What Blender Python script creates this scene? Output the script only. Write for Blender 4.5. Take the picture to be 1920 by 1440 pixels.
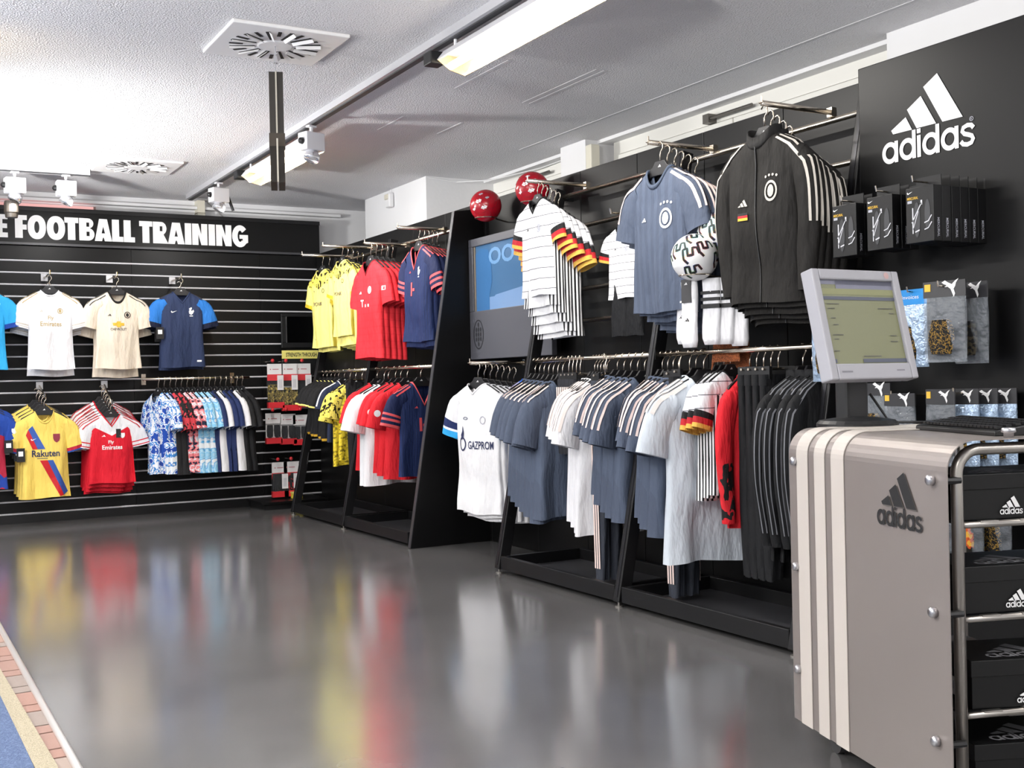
import bpy, math, random
from mathutils import Vector, Matrix
from mathutils.bvhtree import BVHTree
for o in list(bpy.data.objects): bpy.data.objects.remove(o)
scene = bpy.context.scene
COL = scene.collection
PI = math.pi
# ------------------------------------------------------------------ camera
cam = bpy.data.cameras.new('camera'); camo = bpy.data.objects.new('camera', cam); COL.objects.link(camo)
cam.sensor_width = 36.0; cam.lens = 36.0*2116.9/1920.0; cam.clip_start = 0.05; cam.clip_end = 100
yaw, pit, roll = math.radians(29.578), math.radians(-0.142), math.radians(-1.263)
F_ = Vector((math.sin(yaw)*math.cos(pit), math.cos(yaw)*math.cos(pit), math.sin(pit)))
R0 = Vector((math.cos(yaw), -math.sin(yaw), 0)); U0 = R0.cross(F_)
R_ = R0*math.cos(roll) + U0*math.sin(roll); U_ = -R0*math.sin(roll) + U0*math.cos(roll)
mw = Matrix((R_, U_, -F_)).transposed().to_4x4(); mw.translation = Vector((0, 0, 1.15)); camo.matrix_world = mw
scene.camera = camo
# ------------------------------------------------------------------ world, exposure
world = bpy.data.worlds.new('world'); scene.world = world; world.use_nodes = True
bg = world.node_tree.nodes['Background']; bg.inputs[0].default_value = (1.0, 0.985, 0.965, 1); bg.inputs[1].default_value = 0.85
vs = scene.view_settings
vs.view_transform = 'Standard'; vs.look = 'None'; vs.gamma = 1.0; vs.use_curve_mapping = False; vs.exposure = 0.35

def light(name, typ, loc, target, energy, color=(1, 1, 1), sx=1, sy=None, spot=None, blend=.5, radius=.05):
    l = bpy.data.lights.new(name, typ); l.energy = energy; l.color = color
    if typ == 'AREA':
        l.shape = 'RECTANGLE'; l.size = sx; l.size_y = sy or sx
    elif typ == 'SPOT':
        l.spot_size = math.radians(spot); l.spot_blend = blend; l.shadow_soft_size = radius
    o = bpy.data.objects.new(name, l); COL.objects.link(o); o.location = loc
    d = Vector(target) - Vector(loc)
    if typ == 'AREA':
        # long side (local X) along world y
        z = -d.normalized(); x = Vector((0, 1, 0)); x = (x - z*x.dot(z)).normalized(); y = z.cross(x)
        o.rotation_euler = Matrix((x, y, z)).transposed().to_euler()
    else:
        o.rotation_euler = d.to_track_quat('-Z', 'Y').to_euler()
    return o
# fluorescent wall washers hang on the track above the aisle (the lamps themselves are built below)
WASH = [(2.66, 8.12), (2.66, 4.55), (2.66, 1.0)]  # the last washer is added out of view for more light
for x, y in WASH:
    light('tube_light', 'AREA', (x+.0, y, 2.745), (x+.42, y, 1.75), (27, 25, 10)[WASH.index((x, y))], (1, .965, .91), 1.36, .05)
for x, y in [(-1.0, 7.6), (-1.0, 4.2), (-1.0, .8), (-3.2, 6), (-3.2, 2.4)]:  # lamps added out of view to light the room from the left
    light('tube_light', 'AREA', (x, y, 2.745), (x+.12, y, 1.75), 75, (1, .975, .94), 1.36, .05)
# ------------------------------------------------------------------ materials
def lin(c):
    if isinstance(c, str):
        c = [int(c[i:i+2], 16)/255 for i in (0, 2, 4)]
        c = [v/12.92 if v <= .04045 else ((v+.055)/1.055)**2.4 for v in c]
    return (c[0], c[1], c[2], 1)
MATS = {}
def mat(name, col, rough=.6, metal=0, spec=.5, bump=None, emit=None, trans=0, alpha=1, coat=0):
    """bump = (scale, strength[, detail])"""
    if name in MATS: return MATS[name]
    m = bpy.data.materials.new(name); m.use_nodes = True; nt = m.node_tree; b = nt.nodes['Principled BSDF']
    b.inputs['Base Color'].default_value = lin(col); b.inputs['Roughness'].default_value = rough; b.inputs['Metallic'].default_value = metal
    b.inputs['Specular IOR Level'].default_value = spec
    if emit: b.inputs['Emission Color'].default_value = lin(emit[0]); b.inputs['Emission Strength'].default_value = emit[1]
    if trans: b.inputs['Transmission Weight'].default_value = trans
    if coat: b.inputs['Coat Weight'].default_value = coat
    b.inputs['Alpha'].default_value = alpha
    if bump:
        tc = nt.nodes.new('ShaderNodeTexCoord'); no = nt.nodes.new('ShaderNodeTexNoise'); bu = nt.nodes.new('ShaderNodeBump')
        no.inputs['Scale'].default_value = bump[0]; no.inputs['Detail'].default_value = bump[2] if len(bump) > 2 else 3
        bu.inputs['Strength'].default_value = bump[1]; bu.inputs['Distance'].default_value = bump[3] if len(bump) > 3 else .01
        nt.links.new(tc.outputs['Object'], no.inputs['Vector']); nt.links.new(no.outputs[0], bu.inputs['Height']); nt.links.new(bu.outputs[0], b.inputs['Normal'])
    MATS[name] = m; return m
def fabric(name, col, rough=.75):
    new = name not in MATS
    m = mat(name, col, rough, spec=.3, bump=(16, .55, 3, .035))
    if new:                                  # long soft creases that run down the cloth
        nt = m.node_tree; no = [n for n in nt.nodes if n.type == 'TEX_NOISE'][0]; tc = [n for n in nt.nodes if n.type == 'TEX_COORD'][0]
        mp = nt.nodes.new('ShaderNodeMapping'); mp.inputs['Scale'].default_value = (1.3, 1, .42); mp.inputs['Rotation'].default_value = (0, .12, 0)
        nt.links.new(tc.outputs['Object'], mp.inputs[0]); nt.links.new(mp.outputs[0], no.inputs['Vector'])
    return m
def _node(nt, t, **k):
    n = nt.nodes.new(t)
    for a, v in k.items(): setattr(n, a, v)
    return n
def mix_by(m, fac_socket, c1, c2):
    nt = m.node_tree; b = nt.nodes['Principled BSDF']
    mx = _node(nt, 'ShaderNodeMix', data_type='RGBA')
    nt.links.new(fac_socket, mx.inputs['Factor'])
    for i, c in ((6, c1), (7, c2)):
        if hasattr(c, 'links'): nt.links.new(c, mx.inputs[i])
        else: mx.inputs[i].default_value = lin(c)
    nt.links.new(mx.outputs[2], b.inputs['Base Color']); return mx.outputs[2]
def math_(nt, op, a, b=None):
    n = _node(nt, 'ShaderNodeMath', operation=op)
    for i, v in enumerate((a, b)):
        if v is None: continue
        if hasattr(v, 'links'): nt.links.new(v, n.inputs[i])
        else: n.inputs[i].default_value = v
    return n.outputs[0]
def axis_(nt, ax):
    tc = _node(nt, 'ShaderNodeTexCoord'); s = _node(nt, 'ShaderNodeSeparateXYZ'); nt.links.new(tc.outputs['Object'], s.inputs[0]); return s.outputs['XYZ'.index(ax)]
def striped(name, base, line, period, frac, ax='Z', off=0.0, rough=.75):
    """printed stripes: frac of every period carries the line colour"""
    m = fabric(name, base, rough); nt = m.node_tree
    if m.get('done'): return m
    v = math_(nt, 'ADD', axis_(nt, ax), 10+off); v = math_(nt, 'DIVIDE', v, period); v = math_(nt, 'FRACT', v)
    mix_by(m, math_(nt, 'LESS_THAN', v, frac), base, line); m['done'] = 1; return m
def patches(name, cols='', scale=10, stretch=(1, 1, 1), kind='noise', rough=.75, sharp=True):
    """cloth printed with irregular patches in the given colours"""
    if name in MATS: return MATS[name]
    m = fabric(name, cols[0], rough); nt = m.node_tree
    if m.get('done'): return m
    tc = _node(nt, 'ShaderNodeTexCoord'); mp = _node(nt, 'ShaderNodeMapping'); mp.inputs['Scale'].default_value = stretch
    nt.links.new(tc.outputs['Object'], mp.inputs[0])
    if kind == 'noise':
        t = _node(nt, 'ShaderNodeTexNoise'); t.inputs['Detail'].default_value = 2; t.inputs['Scale'].default_value = scale; out = t.outputs[0]
    else:
        t = _node(nt, 'ShaderNodeTexVoronoi'); t.inputs['Scale'].default_value = scale; out = None
    nt.links.new(mp.outputs[0], t.inputs['Vector'])
    if out is None:
        s = _node(nt, 'ShaderNodeSeparateColor'); nt.links.new(t.outputs['Color'], s.inputs[0]); out = s.outputs[0]
    r = _node(nt, 'ShaderNodeValToRGB'); r.color_ramp.interpolation = 'CONSTANT' if sharp else 'LINEAR'
    els = r.color_ramp.elements; n = len(cols); lo, hi = (.36, .64) if kind == 'noise' else (0, 1)
    while len(els) < n: els.new(.5)
    for i, c in enumerate(cols):
        els[i].position = 0 if i == 0 else lo + (hi-lo)*i/n; els[i].color = lin(c)
    nt.links.new(out, r.inputs[0]); nt.links.new(r.outputs[0], nt.nodes['Principled BSDF'].inputs['Base Color']); m['done'] = 1; return m

BLACK = mat('black_board', '09090a', .42, spec=.25, bump=(60, .02))
BLACK2 = mat('black_metal', '0c0c0e', .42, spec=.4)
BLACKPL = mat('black_plastic', '0f0f11', .45)
HANG = mat('hanger_plastic', '18181b', .5)
CHROME = mat('chrome', 'd6cbbb', .22, 1)
STEEL = mat('brushed_steel', 'b9b4ae', .34, 1, bump=(30, .05))
ALU = mat('aluminium', 'c8c8cc', .3, 1)
WHITE = mat('white_paint', 'e6e6e8', .6)
WHITEP = mat('white_plastic', 'e2e2e4', .4)
PRINTW = mat('white_print', 'f0f0f0', .6)
PRINTK = mat('black_print', '141416', .6)
GOLDP = mat('gold_print', 'b49d66', .6)
REDP = mat('red_print', 'c3141e', .6)
YELP = mat('yellow_print', 'e3b73a', .6)
NAVYP = mat('navy_print', '232b52', .6)
BLUEP = mat('blue_print', '2f55a5', .6)
PINKP = mat('pink_print', 'efd9d2', .6)
CORAL = mat('coral_print', 'e2555a', .6)
GREYP = mat('grey_print', 'a9abb5', .6)
CLEAR = mat('clear_film', 'dfe6ee', .12, alpha=.22, spec=.8)
GLASS = mat('window_glass', 'c9d3da', .05, alpha=.5)

# ------------------------------------------------------------------ mesh helpers
class MB:
    def __init__(s): s.v = []; s.f = []; s.mi = []
    def add(s, vs, fs, mi=0):
        n = len(s.v); s.v += [tuple(v) for v in vs]; s.f += [tuple(i+n for i in f) for f in fs]; s.mi += [mi]*len(fs); return s
    def box(s, x0, x1, y0, y1, z0, z1, mi=0):
        v = [(x, y, z) for x in (x0, x1) for y in (y0, y1) for z in (z0, z1)]
        return s.add(v, [(0, 1, 3, 2), (4, 6, 7, 5), (0, 4, 5, 1), (2, 3, 7, 6), (0, 2, 6, 4), (1, 5, 7, 3)], mi)
    def bar(s, p, q, w, h, up=(0, 0, 1), mi=0):
        """rectangular bar from p to q, w across, h along up"""
        p, q = Vector(p), Vector(q); d = (q-p).normalized(); up = Vector(up); side = d.cross(up).normalized(); up = side.cross(d)
        v = [e + side*a*w/2 + up*b*h/2 for e in (p, q) for a in (-1, 1) for b in (-1, 1)]
        return s.add(v, [(0, 1, 3, 2), (4, 6, 7, 5), (0, 4, 5, 1), (2, 3, 7, 6), (0, 2, 6, 4), (1, 5, 7, 3)], mi)
    def tube(s, pts, r, n=10, cap=True, mi=0):
        pts = [Vector(p) for p in pts]; rs = r if isinstance(r, (list, tuple)) else [r]*len(pts)
        vs = []; fs = []; prev = None
        for i, p in enumerate(pts):
            d = (pts[min(i+1, len(pts)-1)] - pts[max(i-1, 0)]).normalized()
            if prev is None:
                a = Vector((0, 0, 1)) if abs(d.z) < .9 else Vector((1, 0, 0)); u = d.cross(a).normalized()
            else:
                u = (prev - d*prev.dot(d)).normalized()
            prev = u; w = d.cross(u)
            for k in range(n):
                t = 2*PI*k/n; vs.append(p + u*math.cos(t)*rs[i] + w*math.sin(t)*rs[i])
        for i in range(len(pts)-1):
            for k in range(n):
                fs.append((i*n+k, i*n+(k+1) % n, (i+1)*n+(k+1) % n, (i+1)*n+k))
        if cap: fs += [tuple(range(n))[::-1], tuple(range((len(pts)-1)*n, len(pts)*n))]
        return s.add(vs, fs, mi)
    def lathe(s, prof, n=24, c=(0, 0, 0), mi=0):
        vs = [(c[0]+r*math.cos(2*PI*k/n), c[1]+r*math.sin(2*PI*k/n), c[2]+z) for r, z in prof for k in range(n)]
        fs = [(i*n+k, i*n+(k+1) % n, (i+1)*n+(k+1) % n, (i+1)*n+k) for i in range(len(prof)-1) for k in range(n)]
        if prof[0][0] > 1e-5: fs.append(tuple(range(n))[::-1])
        if prof[-1][0] > 1e-5: fs.append(tuple(range((len(prof)-1)*n, len(prof)*n)))
        return s.add(vs, fs, mi)
    def prism(s, poly, fn, t0, t1, mi=0):
        """poly in 2D; fn(u, v, t) -> 3D"""
        n = len(poly); vs = [fn(u, v, t0) for u, v in poly] + [fn(u, v, t1) for u, v in poly]
        fs = [tuple(range(n)), tuple(range(n, 2*n))[::-1]] + [(i, i+n, (i+1) % n + n, (i+1) % n) for i in range(n)]
        return s.add(vs, fs, mi)
    def sphere(s, c, r, nu=24, nv=14, mi=0):
        c = Vector(c); prof = [(max(math.sin(PI*i/nv)*r, 1e-6), -math.cos(PI*i/nv)*r) for i in range(nv+1)]
        return s.lathe(prof, nu, c, mi)
def mesh(name, mb, mats, smooth=False, bevel=0):
    me = bpy.data.meshes.new(name); me.from_pydata([tuple(v) for v in mb.v], [], mb.f)
    for m in (mats if isinstance(mats, (list, tuple)) else [mats]): me.materials.append(m)
    for p, i in zip(me.polygons, mb.mi): p.material_index = i; p.use_smooth = smooth
    me.update(); return me
def fixn(me):
    import bmesh
    b = bmesh.new(); b.from_mesh(me); bmesh.ops.recalc_face_normals(b, faces=b.faces); b.to_mesh(me); b.free(); return me
def obj(name, mb, mats, parent=None, smooth=False, bevel=0, fix=True):
    me = mb if isinstance(mb, bpy.types.Mesh) else mesh(name, mb, mats, smooth)
    if fix and not isinstance(mb, bpy.types.Mesh): fixn(me)
    o = bpy.data.objects.new(name, me); COL.objects.link(o)
    if parent: o.parent = parent
    if bevel:
        md = o.modifiers.new('bevel', 'BEVEL'); md.width = bevel; md.segments = 2; md.limit_method = 'ANGLE'
    return o
def empty(name, loc=(0, 0, 0), rz=0, rx=0, ry=0):
    o = bpy.data.objects.new(name, None); COL.objects.link(o); o.location = loc; o.rotation_euler = (rx, ry, rz); o.empty_display_size = .05; return o
def tag(o, label, cat, group=None):
    o['label'] = label; o['category'] = cat
    if group: o['group'] = group
    return o
def struct(o): o['kind'] = 'structure'; return o
def copy_tree(o, parent=None):
    c = o.copy(); COL.objects.link(c); c.parent = parent
    for ch in o.children: copy_tree(ch, c)
    return c
ORD = ['first', 'second', 'third', 'fourth', 'fifth', 'sixth', 'seventh', 'eighth', 'ninth', 'tenth', 'eleventh', 'twelfth']
# ------------------------------------------------------------------ flat shapes (lettering, logos)
def c2m(cu):
    o = bpy.data.objects.new('tmp', cu); COL.objects.link(o)
    dg = bpy.context.evaluated_depsgraph_get(); dg.update()
    me = bpy.data.meshes.new_from_object(o.evaluated_get(dg))
    r = ([(v.co.x, v.co.y) for v in me.vertices], [tuple(p.vertices) for p in me.polygons])
    bpy.data.objects.remove(o); bpy.data.meshes.remove(me); bpy.data.curves.remove(cu); return r
def shape(polys):
    cu = bpy.data.curves.new('c', 'CURVE'); cu.dimensions = '2D'; cu.fill_mode = 'BOTH'
    for p in polys:
        sp = cu.splines.new('POLY'); sp.points.add(len(p)-1)
        for q, (x, y) in zip(sp.points, p): q.co = (x, y, 0, 1)
        sp.use_cyclic_u = True
    return c2m(cu)
def merge(*shs):
    v = []; f = []
    for a, b in shs:
        n = len(v); v += a; f += [tuple(i+n for i in q) for q in b]
    return v, f
def xf(sh, s=1, dx=0, dy=0, sx=1): return [(x*s*sx+dx, y*s+dy) for x, y in sh[0]], sh[1]
TXT = {}
def text(t, bold=0.0, sx=1.0):
    """cap height 1, centred horizontally on 0, baseline 0"""
    k = (t, bold, sx)
    if k in TXT: return TXT[k]
    cu = bpy.data.curves.new('t', 'FONT'); cu.body = t; cu.offset = bold; cu.resolution_u = 3
    v, f = c2m(cu); v = [(x/.7, y/.7) for x, y in v]
    lo, hi = min(x for x, y in v), max(x for x, y in v)
    TXT[k] = [((x-(lo+hi)/2)*sx, y) for x, y in v], f
    return TXT[k]
def fit(sh, w=None, h=None, cx=0, y0=0):
    xs = [x for x, y in sh[0]]; ys = [y for x, y in sh[0]]; W = max(xs)-min(xs); H = max(ys)-min(ys)
    a = w/W if w else h/H; b = h/H if h else a
    return [((x-(max(xs)+min(xs))/2)*a+cx, (y-min(ys))*b+y0) for x, y in sh[0]], sh[1]
def ell(cx, cy, rx, ry, n=20, a0=0, a1=2*PI, p=1.0):
    r = []
    for i in range(n):
        t = a0+(a1-a0)*i/n; c, s = math.cos(t), math.sin(t)
        r.append((cx+rx*math.copysign(abs(c)**p, c), cy+ry*math.copysign(abs(s)**p, s)))
    return r
def rect(x0, x1, y0, y1): return [(x0, y0), (x1, y0), (x1, y1), (x0, y1)]
def stroke(pts, w, closed=False):
    """thick polyline as quads"""
    v = []; n = len(pts)
    for i, (x, y) in enumerate(pts):
        a = pts[max(i-1, 0)]; b = pts[min(i+1, n-1)]; dx, dy = b[0]-a[0], b[1]-a[1]; l = math.hypot(dx, dy) or 1
        v += [(x-dy/l*w/2, y+dx/l*w/2), (x+dy/l*w/2, y-dx/l*w/2)]
    return v, [(2*i, 2*i+1, 2*i+3, 2*i+2) for i in range(n-1)]
def word_mark():
    def bowl(x, h):
        t = math.acos((.76-.48)/.48); o = [(x+.76, 0), (x+.97, 0), (x+.97, h), (x+.76, h)]
        o += [(x+.48+.48*math.cos(t+(2*PI-2*t)*i/22), .5+.52*math.sin(t+(2*PI-2*t)*i/22)) for i in range(23)]
        return shape([o, ell(x+.48, .5, .27, .30, 24)])
    st = lambda x, h: shape([rect(x, x+.21, 0, h)])
    parts = []; x = 0
    for ch in 'adidas':
        if ch in 'ad': parts.append(bowl(x, 1.02 if ch == 'a' else 1.33)); x += 1.05
        elif ch == 'i': parts += [st(x, 1.02), shape([rect(x, x+.21, 1.12, 1.33)])]; x += .3
        else:
            c = [(x+.72, .76), (x+.60, .9), (x+.40, .93), (x+.18, .86), (x+.12, .70), (x+.24, .57), (x+.44, .5), (x+.62, .42), (x+.69, .28), (x+.6, .12), (x+.38, .07), (x+.16, .12), (x+.04, .26)]
            parts.append(stroke(c, .2))
    return merge(*parts)
BARS = merge(*[shape([q]) for q in ([(3.31, 3.65), (2.52, 3.2), (3.56, 1.365), (4.66, 1.365)], [(2.36, 2.82), (1.55, 2.35), (2.09, 1.37), (3.2, 1.37)], [(1.46, 2.02), (.58, 1.55), (.69, 1.36), (1.82, 1.36)])])
ADI = merge(BARS, word_mark())
BADGE = fit(BARS, w=1)
SWOOSH = fit(shape([[(0, .28), (.06, .12), (.16, .06), (.3, .08), (1.0, .42), (.34, .24), (.2, .24), (.14, .3), (.16, .42)]]), w=1)
SHIELD = shape([[(-.42, .5), (.42, .5), (.42, 0), (.3, -.3), (0, -.5), (-.3, -.3), (-.42, 0)]])
DISC = shape([ell(0, 0, .5, .5, 20)])
RINGS = shape([ell(0, 0, .5, .5, 20), ell(0, 0, .38, .38, 20)])
EAGLE = merge(RINGS, shape([ell(0, 0, .24, .3, 10)]))
STAR4 = merge(*[shape([ell(-.36+.24*i, .62+.06*(i in (1, 2)), .08, .08, 5)]) for i in range(4)])
ROOSTER = merge(shape([[(-.1, .5), (.1, .55), (.12, .38), (.02, .3), (.05, .1), (.3, .28), (.4, .1), (.2, -.2), (0, -.32), (-.25, -.2), (-.3, .05), (-.2, .3), (-.3, .38)]]), shape([rect(-.22, .22, -.5, -.4)]))
CAT = shape([[(-.5, .32), (-.3, .42), (-.12, .3), (.1, .2), (.3, .38), (.5, .48), (.34, .26), (.3, .1), (.2, -.05), (.28, -.3), (.2, -.48), (.12, -.28), (.02, -.05), (-.15, .08), (-.34, .06), (-.2, .16), (-.36, .22)]])
def flat(name, sh, m, fn, parent):
    """flat print: fn(u, v) -> 3D"""
    me = bpy.data.meshes.new(name); me.from_pydata([tuple(fn(u, v)) for u, v in sh[0]], [], sh[1]); me.materials.append(m)
    o = bpy.data.objects.new(name, me); COL.objects.link(o); o.parent = parent; return o
# ================================================================== SETTING
def floor_mat():
    m = mat('polished_floor', '5c5a5a', .3, spec=.8, coat=.35); nt = m.node_tree; b = nt.nodes['Principled BSDF']
    tc = _node(nt, 'ShaderNodeTexCoord'); n1 = _node(nt, 'ShaderNodeTexNoise'); n1.inputs['Scale'].default_value = 1.1; n1.inputs['Detail'].default_value = 6; n1.inputs['Roughness'].default_value = .65
    nt.links.new(tc.outputs['Object'], n1.inputs['Vector'])
    r = _node(nt, 'ShaderNodeValToRGB'); r.color_ramp.elements[0].position = .3; r.color_ramp.elements[1].position = .72
    r.color_ramp.elements[0].color = lin('555454'); r.color_ramp.elements[1].color = lin('686767')
    nt.links.new(n1.outputs[0], r.inputs[0]); nt.links.new(r.outputs[0], b.inputs['Base Color'])
    rr = _node(nt, 'ShaderNodeMapRange'); rr.inputs[3].default_value = .13; rr.inputs[4].default_value = .22
    nt.links.new(n1.outputs[0], rr.inputs[0]); nt.links.new(rr.outputs[0], b.inputs['Roughness']); b.inputs['Coat Roughness'].default_value = .13
    n2 = _node(nt, 'ShaderNodeTexNoise'); n2.inputs['Scale'].default_value = 5; n2.inputs['Detail'].default_value = 4
    mp = _node(nt, 'ShaderNodeMapping'); mp.inputs['Scale'].default_value = (1, 1.6, 1)
    nt.links.new(tc.outputs['Object'], mp.inputs[0]); nt.links.new(mp.outputs[0], n2.inputs['Vector'])
    bu = _node(nt, 'ShaderNodeBump'); bu.inputs['Strength'].default_value = .06; bu.inputs['Distance'].default_value = .004
    nt.links.new(n2.outputs[0], bu.inputs['Height']); nt.links.new(bu.outputs[0], b.inputs['Normal'])
    return m
struct(obj('floor', MB().box(.52, 5.0, -4, 11.0, -.06, 0), floor_mat()))
CEILM = mat('stucco', 'e2e1e4', .85, bump=(100, 1.0, 3, .013))
struct(obj('ceiling', MB().box(-6, 5.2, -4, 11.1, 2.95, 3.05), CEILM))
WALLM = mat('wall_paint', 'e2e2e4', .75, bump=(40, .15, 3, .005))
struct(obj('wall_back', MB().box(-6, 5.1, 10.95, 11.1, 0, 2.95), WALLM))
# outer wall with a row of shallow windows under the ceiling
wr = MB().box(4.95, 5.1, -4, 11, 0, 1.9).box(4.95, 5.1, -4, 11, 2.93, 2.95)
for a, b in ((-4, 1.2), (4.05, 4.25), (7.0, 7.35), (8.9, 11)): wr.box(4.95, 5.1, a, b, 1.9, 2.93)
struct(obj('wall_right', wr, WALLM))
for nm, x0, x1, y0, y1 in (('wall_pillar', 4.23, 4.95, 8.89, 10.28), ('wall_pillar', 4.69, 4.95, 7.07, 7.42), ('wall_pillar', 4.72, 4.95, 2.6, 4.21)):
    p = struct(obj('wall_pillar', MB().box(x0, x1, y0, y1, 0, 2.95), WALLM))
FRAMEM = mat('window_frame_paint', 'e4e3de', .5); GASK = mat('window_gasket', '1c1c1e', .6)
for k, (y0, y1) in enumerate(((1.2, 4.05), (4.25, 7.0), (7.35, 8.9))):
    w = struct(empty('window_%d' % (k+1), (4.95, (y0+y1)/2, 1.9))); h = (y1-y0)/2
    f = MB().box(-.05, .05, -h, h, .93, 1.03).box(-.05, .05, -h, h, 0, .08).box(-.05, .05, -h, -h+.07, .08, .93).box(-.05, .05, h-.07, h, .08, .93)
    obj('window_frame', f, FRAMEM, w)
    n = 2
    for j in range(n):
        a = -h+.08+(2*h-.16)*j/n+.006; b = -h+.08+(2*h-.16)*(j+1)/n-.006
        s = obj('sash', MB().box(-.075, -.02, a, b, .80, .92).box(-.075, -.02, a, b, .09, .2).box(-.075, -.02, a, a+.09, .2, .8).box(-.075, -.02, b-.09, b, .2, .8), FRAMEM, w, bevel=.006)
        obj('gasket', MB().box(-.06, -.03, a+.085, b-.085, .785, .8).box(-.06, -.03, a+.085, a+.1, .2, .785).box(-.06, -.03, b-.1, b-.085, .2, .785), GASK, s)
        obj('pane', MB().box(-.05, -.04, a+.09, b-.09, .2, .79), GLASS, s)
    o = obj('window_opener', MB().tube([(-.10, h*.1-.35, .955), (-.10, h*.1+.05, .955)], .012, 8).box(-.12, -.05, h*.1+.05, h*.1+.11, .925, .985), mat('opener_metal', '6d6a66', .4, .8), w)
# moulding between ceiling and windows
struct(obj('trim_1', MB().box(4.80, 4.95, -4, 8.89, 2.925, 2.95), WALLM))
struct(obj('trim_2', MB().box(-6, 4.2, 10.86, 10.95, 2.86, 2.885), WHITE))
# flush service hatches in the ceiling
hm = mat('hatch_paint', 'd6d5d8', .85)
for k, (x, ya, yb, t) in enumerate(((3.715, 6.3, 5.44, .02), (3.76, 6.3, 5.44, .012), (3.15, 6.16, 5.49, .012), (3.16, 7.4, 6.95, .01), (3.6, 7.34, 6.96, .01))):
    struct(obj('trim_%d' % (k+3), MB().box(x-t, x+t, yb, ya, 2.947, 2.9505), hm))
struct(obj('trim_8', MB().box(4.42, 4.435, 3.0, 7.6, 2.9475, 2.9505), hm))
# floor edge: chrome strip, brick paving, carpet
edge = obj('trim_9', MB().tube([(.523, -3, .004), (.523, 10.74, .003)], .013, 12), mat('edge_steel', 'dedcd9', .3, .6), smooth=True); struct(edge)
pav = struct(empty('floor_paving', (.44, 3, -.02)))
obj('mortar_bed', MB().box(-.15, .08, -7, 7.7, -.03, .008), mat('mortar', '5d554d', .9), pav)
rnd = random.Random(3); y = -1.2; k = 0
brm = [mat('paver_%d' % i, c, .85, bump=(90, .3, 3, .004)) for i, c in enumerate(('8d7468', '866a60', '8a7b72', '7e726b', '88695e'))]
bmesh_ = {}
while y < 5.6:
    L = (.2, .1)[k % 2]; key = (k % 2, rnd.randrange(5))
    if key not in bmesh_: bmesh_[key] = fixn(mesh('brick', MB().box(-.06, .075, .006, L-.006, -.01, .018), brm[key[1]]))
    b = obj('brick', bmesh_[key], None, pav); b.location = (0, y, 0); b.rotation_euler.z = (0, .0)[k % 2]; y += L; k += 1
cp = tag(empty('carpet', (-.4, 3.5, 0)), 'blue carpet with a beige speckled border beside the brick strip', 'carpet')
def speck(name, c1, c2):
    m = mat(name, c1, .95, bump=(160, .6, 2, .01)); nt = m.node_tree; tc = _node(nt, 'ShaderNodeTexCoord'); n = _node(nt, 'ShaderNodeTexNoise'); n.inputs['Scale'].default_value = 120
    nt.links.new(tc.outputs['Object'], n.inputs['Vector']); g = math_(nt, 'MULTIPLY', math_(nt, 'SUBTRACT', n.outputs[0], .45), 4.0); nn = g.node; nn.use_clamp = True
    mix_by(m, g, c1, c2); return m
obj('border', MB().add([(.79, -5, .006), (.857, -.1, .006), (.872, .2, .006), (.84, 1.7, .006), (.82, 7.2, .006), (.74, 7.2, .006), (.81, .2, .006), (.79, -5, .006), (.79, -5, -.015), (.857, -.1, -.015), (.872, .2, -.015), (.84, 1.7, -.015), (.82, 7.2, -.015)],
    [(0, 1, 2, 6), (2, 3, 4, 5, 6), (0, 8, 9, 1), (1, 9, 10, 2), (2, 10, 11, 3), (3, 11, 12, 4)]), speck('carpet_beige', '9b927d', '88806c'), cp)
obj('field', MB().box(-5, .809, -7, 7.2, -.02, .0045), speck('carpet_blue', '445473', '5a6a88'), cp)

# ------------------------------------------------------------------ slatted back wall
SL = tag(empty('slat_wall', (0, 10.72, 0)), 'black slatted display wall with bright aluminium grooves at the back', 'display wall')
P_ = .1057; Z0 = .087
xs = [-1.5, -.3, .9, 2.1, 3.3, 3.9]
obj('backing', MB().box(-1.5, 3.9, .03, .1, .04, 2.44), BLACK2, SL)
bm_ = {}
for i in range(len(xs)-1):
    w = xs[i+1]-xs[i]-.003
    for j in range(22):
        hgt = P_-.02 if j < 21 else .115
        key = (round(w, 3), round(hgt, 3))
        if key not in bm_:
            bm_[key] = fixn(mesh('slat', MB().prism([(0, 0), (0, hgt), (.012, hgt+.008), (.04, hgt+.008), (.04, -.008), (.012, -.008)], lambda u, v, t: (t, u, v), 0, w), BLACK))
        o = obj('slat', bm_[key], None, SL); o.location = (xs[i], 0, Z0+.01+P_*j)
SLATAL = mat('slat_aluminium', 'e2e2e6', .4, .35)
chan = fixn(mesh('groove_channel', MB().prism([(.03, -.011), (.002, -.011), (-.004, -.007), (-.005, -.001), (-.002, .004), (.004, .006), (.02, .006), (.02, .010), (.03, .010)], lambda u, v, t: (t, u, v), -1.5, 3.9), SLATAL))
for j in range(22):
    o = obj('groove_channel', chan, None, SL); o.location = (0, 0, Z0+P_*j)
obj('kick_board', MB().box(-1.5, 3.9, -.002, .05, 0, Z0-.012), BLACK2, SL)
SG = tag(empty('sign_board', (0, 10.72, 2.44)), 'long black header sign with bold white capitals above the slatted wall', 'sign')
obj('board', MB().box(-1.5, 3.908, -.02, .12, .01, .335), BLACK, SG, bevel=.004)
obj('top_edge', MB().box(-1.5, 3.908, -.035, .12, .30, .337), BLACK2, SG)
obj('bottom_edge', MB().box(-1.5, 3.908, -.03, .02, -.0, .02), mat('sign_edge', '3c3c40', .4), SG)
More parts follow.
